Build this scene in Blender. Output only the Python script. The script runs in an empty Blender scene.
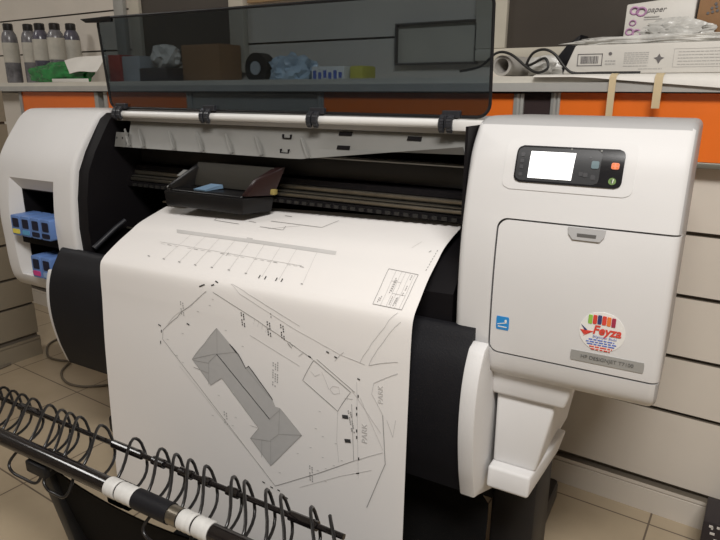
import bpy, bmesh, math, random
from mathutils import Vector, Matrix, noise
random.seed(7)
PI = math.pi
# ------------------------------------------------------------------ frames
# world = the room (back wall along X).  The printer stands turned by PY to it; "P" coordinates follow the printer.
PY = math.radians(4.158)
ROT = Matrix.Rotation(PY, 4, 'Z')
COL = bpy.context.scene.collection
BASE = {}

# ------------------------------------------------------------------ materials
def new_mat(name):
    m = bpy.data.materials.new(name); m.use_nodes = True
    nt = m.node_tree; b = nt.nodes['Principled BSDF']
    return m, nt, b
def pbr(name, col, rough=.5, metal=0, var=.06, scale=12, spec=.5, bump=0, emit=None, estr=0, bscale=None):
    m, nt, b = new_mat(name)
    b.inputs['Roughness'].default_value = rough; b.inputs['Metallic'].default_value = metal
    b.inputs['Specular IOR Level'].default_value = spec
    tc = nt.nodes.new('ShaderNodeTexCoord')
    n = nt.nodes.new('ShaderNodeTexNoise'); n.inputs['Scale'].default_value = scale; n.inputs['Detail'].default_value = 4
    nt.links.new(tc.outputs['Object'], n.inputs['Vector'])
    r = nt.nodes.new('ShaderNodeValToRGB')
    r.color_ramp.elements[0].position = .3; r.color_ramp.elements[1].position = .7
    r.color_ramp.elements[0].color = [c*(1-var) for c in col]+[1]; r.color_ramp.elements[1].color = [min(1, c*(1+var)) for c in col]+[1]
    nt.links.new(n.outputs['Fac'], r.inputs['Fac']); nt.links.new(r.outputs['Color'], b.inputs['Base Color'])
    if bump:
        n2 = nt.nodes.new('ShaderNodeTexNoise'); n2.inputs['Scale'].default_value = bscale or scale*8
        nt.links.new(tc.outputs['Object'], n2.inputs['Vector'])
        bp = nt.nodes.new('ShaderNodeBump'); bp.inputs['Strength'].default_value = bump; bp.inputs['Distance'].default_value = .004
        nt.links.new(n2.outputs['Fac'], bp.inputs['Height']); nt.links.new(bp.outputs['Normal'], b.inputs['Normal'])
    if emit:
        b.inputs['Emission Color'].default_value = list(emit)+[1]; b.inputs['Emission Strength'].default_value = estr
    return m
M = {}
M['white'] = pbr('white_plastic', (.66, .65, .645), .55, var=.02, spec=.35, bump=.04, scale=6, bscale=500)
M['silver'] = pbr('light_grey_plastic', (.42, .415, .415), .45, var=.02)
M['rail_white'] = pbr('white_rail', (.72, .71, .69), .3, var=.02)
M['black'] = pbr('black_plastic', (.009, .009, .010), .42, var=.1, spec=.3)
M['charcoal'] = pbr('charcoal_plastic', (.010, .0098, .012), .55, var=.1, spec=.22, bump=.1, bscale=300)
M['clip'] = pbr('dark_grey_clip', (.022, .023, .028), .4)
M['inside'] = pbr('dark_interior', (.007, .006, .007), .6, spec=.15)
M['baffle'] = pbr('grey_sheet_metal', (.20, .197, .185), .5, .2, var=.04)
M['beam'] = pbr('dark_grey_beam', (.022, .021, .020), .5, .2)
M['steel'] = pbr('worn_steel', (.30, .27, .22), .28, .9, var=.12, scale=30)
M['steel_dark'] = pbr('dull_steel', (.16, .15, .13), .35, .8, var=.12, scale=30)
M['carriage'] = pbr('carriage_black', (.008, .0075, .008), .35, spec=.3)
M['olive'] = pbr('carriage_grey', (.035, .033, .028), .5)
M['paleblue'] = pbr('pale_blue_label', (.16, .26, .38), .5)
M['greymark'] = pbr('grey_label', (.16, .16, .15), .5)
M['yellowish'] = pbr('yellow_clip', (.32, .25, .08), .5)
M['wine'] = pbr('carriage_red_reflection', (.022, .010, .010), .3, spec=.3)  # dark carriage side with its reddish reflection painted into the base colour
M['cart'] = pbr('cartridge_blue', (.115, .21, .47), .42, var=.06)
M['cart_dark'] = pbr('cartridge_window', (.008, .010, .03), .4)
M['yellow'] = pbr('yellow_label', (.72, .62, .10), .5)
M['magenta'] = pbr('magenta_label', (.55, .05, .22), .5)
M['cyan'] = pbr('cyan_label', (.10, .33, .55), .5)
M['greylab'] = pbr('grey_blue_label', (.26, .36, .55), .5)
M['paper'] = pbr('plotter_paper', (.80, .772, .750), .7, var=.008, scale=4, spec=.25)
M['ink0'] = pbr('light_grey_ink', (.57, .555, .54), .8, spec=.1)
M['ink1'] = pbr('grey_ink', (.36, .35, .34), .8, spec=.1)
M['ink2'] = pbr('black_ink', (.05, .05, .05), .8, spec=.1)
M['hatch'] = pbr('roof_hatch', (.46, .45, .44), .8, spec=.1, var=.02, scale=60)
M['screen'] = pbr('lit_screen', (.9, .9, .9), .3, emit=(1, .99, .97), estr=1.3)
M['panel'] = pbr('panel_black', (.010, .010, .012), .25)
M['pad'] = pbr('panel_grey', (.033, .034, .037), .4)
M['btn'] = pbr('button_grey', (.06, .06, .065), .4)
M['btn_blue'] = pbr('button_blue_grey', (.13, .19, .21), .4)
M['btn_red'] = pbr('button_red', (.75, .22, .13), .4, emit=(1, .25, .12), estr=.25)
M['btn_green'] = pbr('button_green', (.16, .26, .08), .4)
M['seam'] = pbr('seam_dark', (.10, .095, .09), .7)
M['st_white'] = pbr('sticker_white', (.78, .77, .74), .4, var=.01)
M['st_red'] = pbr('sticker_red', (.66, .06, .04), .5)
M['st_orange'] = pbr('sticker_orange', (.78, .20, .05), .5)
M['st_green'] = pbr('sticker_green', (.28, .52, .08), .5)
M['st_navy'] = pbr('sticker_navy', (.04, .05, .16), .5)
M['st_blue'] = pbr('sticker_blue', (.10, .16, .50), .5)
M['st_maroon'] = pbr('sticker_maroon', (.35, .03, .07), .5)
M['st_cyan'] = pbr('sticker_cyan', (.02, .25, .62), .45)
M['plate'] = pbr('name_plate', (.37, .37, .36), .4, .2)
M['plate_ink'] = pbr('name_plate_ink', (.10, .10, .10), .5)
M['leg'] = pbr('leg_metal', (.022, .020, .020), .5, .2, spec=.3)
M['fabric'] = pbr('black_fabric', (.007, .0066, .0066), .85, spec=.1, bump=.3, bscale=700)
M['rod'] = pbr('black_gloss_rod', (.010, .008, .008), .13, var=.1, spec=.7)
M['wire'] = pbr('black_coated_wire', (.012, .011, .011), .28)
M['tape'] = pbr('white_tape', (.60, .59, .57), .5, var=.10, scale=40)
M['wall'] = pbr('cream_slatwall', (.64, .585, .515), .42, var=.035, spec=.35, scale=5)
M['wall_shade'] = pbr('shaded_cream_slats', (.25, .212, .155), .5, var=.05, scale=5)  # cream slats of the left partition, shade painted in as an even darker brown
M['groove'] = pbr('groove_brown', (.15, .125, .095), .6)
M['ceil'] = pbr('white_ceiling', (.74, .73, .70), .8)
M['roomwall'] = pbr('pale_room_wall', (.62, .60, .57), .7)
M['strip'] = pbr('metal_strip', (.20, .20, .17), .4, .5)
M['orange'] = pbr('orange_panel', (.78, .165, .018), .32, var=.02)
M['alu'] = pbr('aluminium_frame', (.40, .40, .38), .35, .35)
M['darkgap'] = pbr('dark_gap', (.025, .012, .012), .6)
M['shelf'] = pbr('shelf_board', (.62, .59, .52), .35, var=.04)
M['shelf_edge'] = pbr('shelf_grey_edge', (.42, .415, .39), .35, .1)
M['night'] = pbr('dark_pane', (.050, .041, .033), .4, var=.15, scale=3)
M['board'] = pbr('tan_board', (.34, .22, .11), .6)
M['frame_cream'] = pbr('frame_cream', (.52, .48, .40), .4)
M['bottle'] = pbr('bottle_grey', (.15, .145, .155), .22, var=.45, scale=26)
M['bottle_dk'] = pbr('bottle_purple_grey', (.085, .08, .105), .22, var=.4, scale=26)
M['cap'] = pbr('black_cap', (.012, .010, .010), .4)
M['blabel'] = pbr('bottle_label', (.44, .415, .36), .55, var=.12, scale=30)
M['green'] = pbr('green_plastic', (.010, .17, .035), .18, var=.5, scale=22, bump=.3, bscale=60)
M['sheet'] = pbr('white_sheet', (.70, .675, .63), .6)
M['redbox'] = pbr('red_box', (.45, .04, .03), .5)
M['carton'] = pbr('white_carton', (.60, .575, .53), .5, var=.03)
M['carton_ink'] = pbr('carton_ink', (.13, .12, .12), .7)
M['carton_grey'] = pbr('carton_print_grey', (.40, .385, .365), .7)
M['pink'] = pbr('pink_print', (.46, .25, .42), .6, var=.3, scale=60)
M['brown'] = pbr('brown_cardboard', (.27, .145, .065), .7, var=.08)
M['crinkle'] = pbr('crinkled_clear_plastic', (.52, .51, .48), .25, var=.25, scale=25, bump=.4, bscale=70)
M['masking'] = pbr('masking_tape', (.58, .47, .29), .6, var=.06)
M['tube'] = pbr('grey_tube', (.36, .34, .31), .6)
M['cable'] = pbr('black_cable', (.012, .011, .010), .45)
M['floorcable'] = pbr('floor_cable', (.15, .125, .095), .6)
M['blackbox'] = pbr('black_box', (.022, .017, .02), .5)
M['boxmark'] = pbr('white_mark', (.6, .58, .55), .5)
M['bluebag'] = pbr('bluish_bag', (.45, .56, .66), .25, var=.3, scale=20)
M['yellowbox'] = pbr('yellow_pack', (.60, .55, .08), .5)
M['greybox'] = pbr('grey_box', (.42, .44, .46), .5)

def glass_tint():
    m, nt, b = new_mat('smoked_clear_lid'); nt.nodes.remove(b)
    out = nt.nodes['Material Output']
    t = nt.nodes.new('ShaderNodeBsdfTransparent'); t.inputs['Color'].default_value = (.385, .425, .455, 1)
    g = nt.nodes.new('ShaderNodeBsdfGlossy'); g.inputs['Roughness'].default_value = .12; g.inputs['Color'].default_value = (.75, .85, 1, 1)
    f = nt.nodes.new('ShaderNodeFresnel'); f.inputs['IOR'].default_value = 1.6
    mx = nt.nodes.new('ShaderNodeMixShader')
    ge = nt.nodes.new('ShaderNodeNewGeometry'); mm = nt.nodes.new('ShaderNodeMath'); mm.operation = 'MULTIPLY_ADD'; mm.inputs[1].default_value = -1; mm.inputs[2].default_value = 1
    m2 = nt.nodes.new('ShaderNodeMath'); m2.operation = 'MULTIPLY'
    nt.links.new(ge.outputs['Backfacing'], mm.inputs[0]); nt.links.new(mm.outputs[0], m2.inputs[0]); nt.links.new(f.outputs[0], m2.inputs[1])
    nt.links.new(m2.outputs[0], mx.inputs[0]); nt.links.new(t.outputs[0], mx.inputs[1]); nt.links.new(g.outputs[0], mx.inputs[2])
    nt.links.new(mx.outputs[0], out.inputs['Surface'])
    return m
M['smoked'] = glass_tint()

def floor_mat():
    m, nt, b = new_mat('ceramic_floor_tiles')
    tc = nt.nodes.new('ShaderNodeTexCoord')
    mp = nt.nodes.new('ShaderNodeMapping'); mp.vector_type = 'POINT'
    mp.inputs['Location'].default_value = (.117+.385*20, -.74+.414*20, 0)
    br = nt.nodes.new('ShaderNodeTexBrick'); br.offset = 0; br.squash = 1
    br.inputs['Scale'].default_value = 1; br.inputs['Brick Width'].default_value = .385; br.inputs['Row Height'].default_value = .414
    br.inputs['Mortar Size'].default_value = .0028; br.inputs['Mortar Smooth'].default_value = .3
    br.inputs['Color1'].default_value = (.46, .372, .26, 1); br.inputs['Color2'].default_value = (.435, .352, .245, 1); br.inputs['Mortar'].default_value = (.14, .105, .075, 1)
    n = nt.nodes.new('ShaderNodeTexNoise'); n.inputs['Scale'].default_value = 7; n.inputs['Detail'].default_value = 6
    mix = nt.nodes.new('ShaderNodeMixRGB'); mix.blend_type = 'MULTIPLY'; mix.inputs['Fac'].default_value = .35
    rr = nt.nodes.new('ShaderNodeValToRGB'); rr.color_ramp.elements[0].position = .35; rr.color_ramp.elements[0].color = (.72, .70, .66, 1); rr.color_ramp.elements[1].position = .65
    L = nt.links
    L.new(tc.outputs['Object'], mp.inputs['Vector']); L.new(mp.outputs[0], br.inputs['Vector']); L.new(tc.outputs['Object'], n.inputs['Vector'])
    L.new(n.outputs['Fac'], rr.inputs['Fac']); L.new(br.outputs['Color'], mix.inputs[1]); L.new(rr.outputs[0], mix.inputs[2]); L.new(mix.outputs[0], b.inputs['Base Color'])
    b.inputs['Roughness'].default_value = .38
    return m
M['floor'] = floor_mat()

# ------------------------------------------------------------------ mesh builder
class MB:
    def __init__(s): s.v = []; s.f = []; s.mi = []; s.cur = 0
    def mat(s, i): s.cur = i; return s
    def add(s, vs, fs):
        o = len(s.v); s.v += [tuple(p) for p in vs]
        for f in fs: s.f.append([o+i for i in f]); s.mi.append(s.cur)
        return s
    def box(s, x0, x1, y0, y1, z0, z1):
        vs = [(x, y, z) for z in (z0, z1) for y in (y0, y1) for x in (x0, x1)]
        return s.add(vs, [(0, 2, 3, 1), (4, 5, 7, 6), (0, 1, 5, 4), (2, 6, 7, 3), (0, 4, 6, 2), (1, 3, 7, 5)])
    def hexa(s, bot, top):
        return s.add(list(bot)+list(top), [(3, 2, 1, 0), (4, 5, 6, 7), (0, 1, 5, 4), (1, 2, 6, 5), (2, 3, 7, 6), (3, 0, 4, 7)])
    def prism(s, poly, fn0, fn1):
        n = len(poly); vs = [fn0(*p) for p in poly]+[fn1(*p) for p in poly]
        fs = [tuple(range(n))[::-1], tuple(range(n, 2*n))]+[(i, (i+1) % n, n+(i+1) % n, n+i) for i in range(n)]
        return s.add(vs, fs)
    def prism_x(s, yz, x0, x1): return s.prism(yz, lambda y, z: (x0, y, z), lambda y, z: (x1, y, z))
    def prism_y(s, xz, y0, y1): return s.prism(xz, lambda x, z: (x, y0, z), lambda x, z: (x, y1, z))
    def prism_z(s, xy, z0, z1): return s.prism(xy, lambda x, y: (x, y, z0), lambda x, y: (x, y, z1))
    def tube(s, pts, r, n=10, closed=False, cap=True):
        pts = [Vector(p) for p in pts]; N = len(pts); rings = []; prev = None
        R = r if isinstance(r, (list, tuple)) else [r]*N
        for i, p in enumerate(pts):
            a = pts[i-1] if i > 0 else (pts[-1] if closed else p); b = pts[i+1] if i < N-1 else (pts[0] if closed else p)
            t = (b-a).normalized()
            if prev is None:
                q = Vector((0, 0, 1)) if abs(t.z) < .9 else Vector((1, 0, 0)); u = t.cross(q).normalized()
            else:
                u = (prev-t*prev.dot(t)).normalized()
            prev = u; w = t.cross(u)
            rings.append([p+(u*math.cos(2*PI*k/n)+w*math.sin(2*PI*k/n))*R[i] for k in range(n)])
        vs = [v for rg in rings for v in rg]; fs = []
        for i in range(N if closed else N-1):
            j = (i+1) % N
            for k in range(n): fs.append((i*n+k, i*n+(k+1) % n, j*n+(k+1) % n, j*n+k))
        if cap and not closed: fs += [tuple(range(n))[::-1], tuple(range((N-1)*n, N*n))]
        return s.add(vs, fs)
    def lathe(s, prof, c=(0, 0, 0), n=20, capb=True, capt=True):
        vs = [(c[0]+r*math.cos(2*PI*k/n), c[1]+r*math.sin(2*PI*k/n), c[2]+z) for r, z in prof for k in range(n)]
        m = len(prof); fs = [(i*n+k, i*n+(k+1) % n, (i+1)*n+(k+1) % n, (i+1)*n+k) for i in range(m-1) for k in range(n)]
        if capb: fs.append(tuple(range(n))[::-1])
        if capt: fs.append(tuple(range((m-1)*n, m*n)))
        return s.add(vs, fs)
    def sc(s, k=.925, keepx=False):
        s.v = [(x if keepx else x*k, y*k, 1.1+(z-1.1)*k) for x, y, z in s.v]; return s
    def build(s, name, mats, parent=None, smooth=30, bevel=0, seg=2, bang=35, raw=False, base=None, frame='W', kids=True, recalc=True):
        if not isinstance(mats, (list, tuple)): mats = [mats]
        b = base if base is not None else BASE.get(parent.name, (0, 0, 0)) if parent else (0, 0, 0)
        bm = bmesh.new(); vs = [bm.verts.new((p[0]-b[0], p[1]-b[1], p[2]-b[2])) for p in s.v]
        for f, mi in zip(s.f, s.mi):
            try: fc = bm.faces.new([vs[i] for i in f]); fc.material_index = mi
            except ValueError: pass
        if recalc: bmesh.ops.recalc_face_normals(bm, faces=bm.faces[:])
        if bevel:
            bm.normal_update()
            es = [e for e in bm.edges if len(e.link_faces) == 2 and e.calc_face_angle(0) > math.radians(bang)]
            bmesh.ops.bevel(bm, geom=es, offset=bevel, segments=seg, profile=.5, affect='EDGES', clamp_overlap=True)
        bm.normal_update()
        for f in bm.faces: f.smooth = True
        for e in bm.edges:
            e.smooth = len(e.link_faces) == 2 and e.calc_face_angle(0) < math.radians(smooth)
        me = bpy.data.meshes.new(name); bm.to_mesh(me); bm.free()
        for m in mats: me.materials.append(M[m] if isinstance(m, str) else m)
        o = bpy.data.objects.new(name, me); COL.objects.link(o)
        if parent: o.parent = parent; BASE[o.name] = b
        else:
            place(o, b, frame)
        return o

def place(o, b, frame):
    BASE[o.name] = b
    if frame == 'P':
        o.location = ROT @ Vector(b); o.rotation_euler = (0, 0, PY)
    else: o.location = b
def tag(o, label=None, cat=None, group=None, kind=None):
    for k, v in (('label', label), ('category', cat), ('group', group), ('kind', kind)):
        if v: o[k] = v
    return o
def thing(name, label, cat, base, frame='W', group=None, kind=None):
    o = bpy.data.objects.new(name, None); COL.objects.link(o); o.empty_display_size = .05
    place(o, base, frame); return tag(o, label, cat, group, kind)
def boolean(o, cutter, op='DIFFERENCE'):
    md = o.modifiers.new('b', 'BOOLEAN'); md.operation = op; md.object = cutter; md.solver = 'EXACT'
    dg = bpy.context.evaluated_depsgraph_get(); dg.update()
    me = bpy.data.meshes.new_from_object(o.evaluated_get(dg)); o.modifiers.clear(); old = o.data; o.data = me
    bpy.data.meshes.remove(old)
def drop(o): me = o.data; bpy.data.objects.remove(o); bpy.data.meshes.remove(me)
def resharp(o, ang=30):
    bm = bmesh.new(); bm.from_mesh(o.data); bm.normal_update()
    for f in bm.faces: f.smooth = True
    for e in bm.edges: e.smooth = len(e.link_faces) == 2 and e.calc_face_angle(0) < math.radians(ang)
    bm.to_mesh(o.data); bm.free()
def rrect(x0, x1, z0, z1, r, n=5):
    out = []
    for cx, cz, a in ((x1-r, z1-r, 0), (x0+r, z1-r, 90), (x0+r, z0+r, 180), (x1-r, z0+r, 270)):
        for k in range(n+1):
            t = math.radians(a+90*k/n); out.append((cx+r*math.cos(t), cz+r*math.sin(t)))
    return out
def cr(P, sub=6):
    out = []
    for i in range(len(P)-1):
        p1, p2 = P[i], P[i+1]; p0 = P[i-1] if i else p1; p3 = P[i+2] if i+2 < len(P) else p2
        for k in range(sub):
            t = k/sub
            out.append(tuple(.5*(2*b+(c-a)*t+(2*a-5*b+4*c-d)*t*t+(3*b-a-3*c+d)*t**3) for a, b, c, d in zip(p0, p1, p2, p3)))
    return out+[tuple(P[-1])]
def text_mesh(txt, size, shear=0, bold=0):
    cu = bpy.data.curves.new('t', 'FONT'); cu.body = txt; cu.size = size; cu.align_x = 'CENTER'; cu.align_y = 'CENTER'; cu.shear = shear; cu.offset = bold
    o = bpy.data.objects.new('t', cu); COL.objects.link(o)
    dg = bpy.context.evaluated_depsgraph_get(); dg.update()
    me = bpy.data.meshes.new_from_object(o.evaluated_get(dg))
    vs = [tuple(v.co) for v in me.vertices]; fs = [tuple(p.vertices) for p in me.polygons]
    bpy.data.objects.remove(o); bpy.data.curves.remove(cu); bpy.data.meshes.remove(me)
    return vs, fs
def blob(mb, c, r, amp=.35, sc=18, sub=3, flat=0, seed=0):
    bm = bmesh.new(); bmesh.ops.create_icosphere(bm, subdivisions=sub, radius=1)
    vs = []
    for v in bm.verts:
        d = v.co.normalized(); k = 1+amp*noise.noise(d*2.2+Vector((seed, seed*.7, 0)))+amp*.5*noise.noise(d*sc*.4+Vector((0, seed, 3)))
        p = Vector((d.x*r[0], d.y*r[1], d.z*r[2]))*k+Vector(c)
        if flat is not None: p.z = max(p.z, flat)
        vs.append(p)
    bm.verts.index_update(); fs = [[v.index for v in f.verts] for f in bm.faces]; bm.free()
    return mb.add(vs, fs)
KEY, KEY2, AMB, EXPO = 76, 18, .1, 0
CABLE1 = cr( [(-2.573, 1.459, 0.005), (-2.578, 1.412, 0.005), (-2.553, 1.346, 0.005), (-2.488, 1.298, 0.005), (-2.421, 1.268, 0.005), (-2.361, 1.272, 0.005), (-2.306, 1.292, 0.005), (-2.279, 1.257, 0.005), (-2.242, 1.215, 0.005), (-2.179, 1.183, 0.005), (-2.117, 1.173, 0.005), (-2.06, 1.187, 0.005), (-2.019, 1.219, 0.005), (-1.989, 1.25, 0.005)] , 5)


CABLE2 = cr([(-2.480,.80,.006),(-2.482,1.00,.006),(-2.480,1.10,.006),(-2.486,1.14,.006)],5)
SHL=[(1.31,.778),(1.248,.762),(1.172,.74),(1.135,.722),(1.098,.704),(1.063,.684),(1.038,.667),(1.027,.648),(1.023,.60),(1.021,.553),(1.012,.412),(1.003,.136),(1.0,-.03)]
SHR=[(1.31,.816),(1.246,.803),(1.178,.784),(1.137,.761),(1.093,.734),(1.057,.703),(1.034,.682),(1.023,.658),(1.018,.60),(1.016,.547),(1.012,.412),(1.006,.136),(1.003,-.03)]
PK=.925
PX0,PX1=-1.37,-.458
def _cr(P,s):
    n=len(P)-1; i=min(int(s),n-1); t=s-i
    p1,p2=P[i],P[i+1]; p0=P[i-1] if i>0 else p1; p3=P[i+2] if i+2<=n else p2
    return [.5*(2*b+(c-a)*t+(2*a-5*b+4*c-d)*t*t+(3*b-a-3*c+d)*t**3) for a,b,c,d in zip(p0,p1,p2,p3)]
def paper_pt(u,s):
    a=_cr(SHL,s); b=_cr(SHR,s)
    return ((PX0+(PX1-PX0)*u)*PK, (a[0]+(b[0]-a[0])*u)*PK, 1.1+(a[1]+(b[1]-a[1])*u-1.1)*PK)
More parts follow.
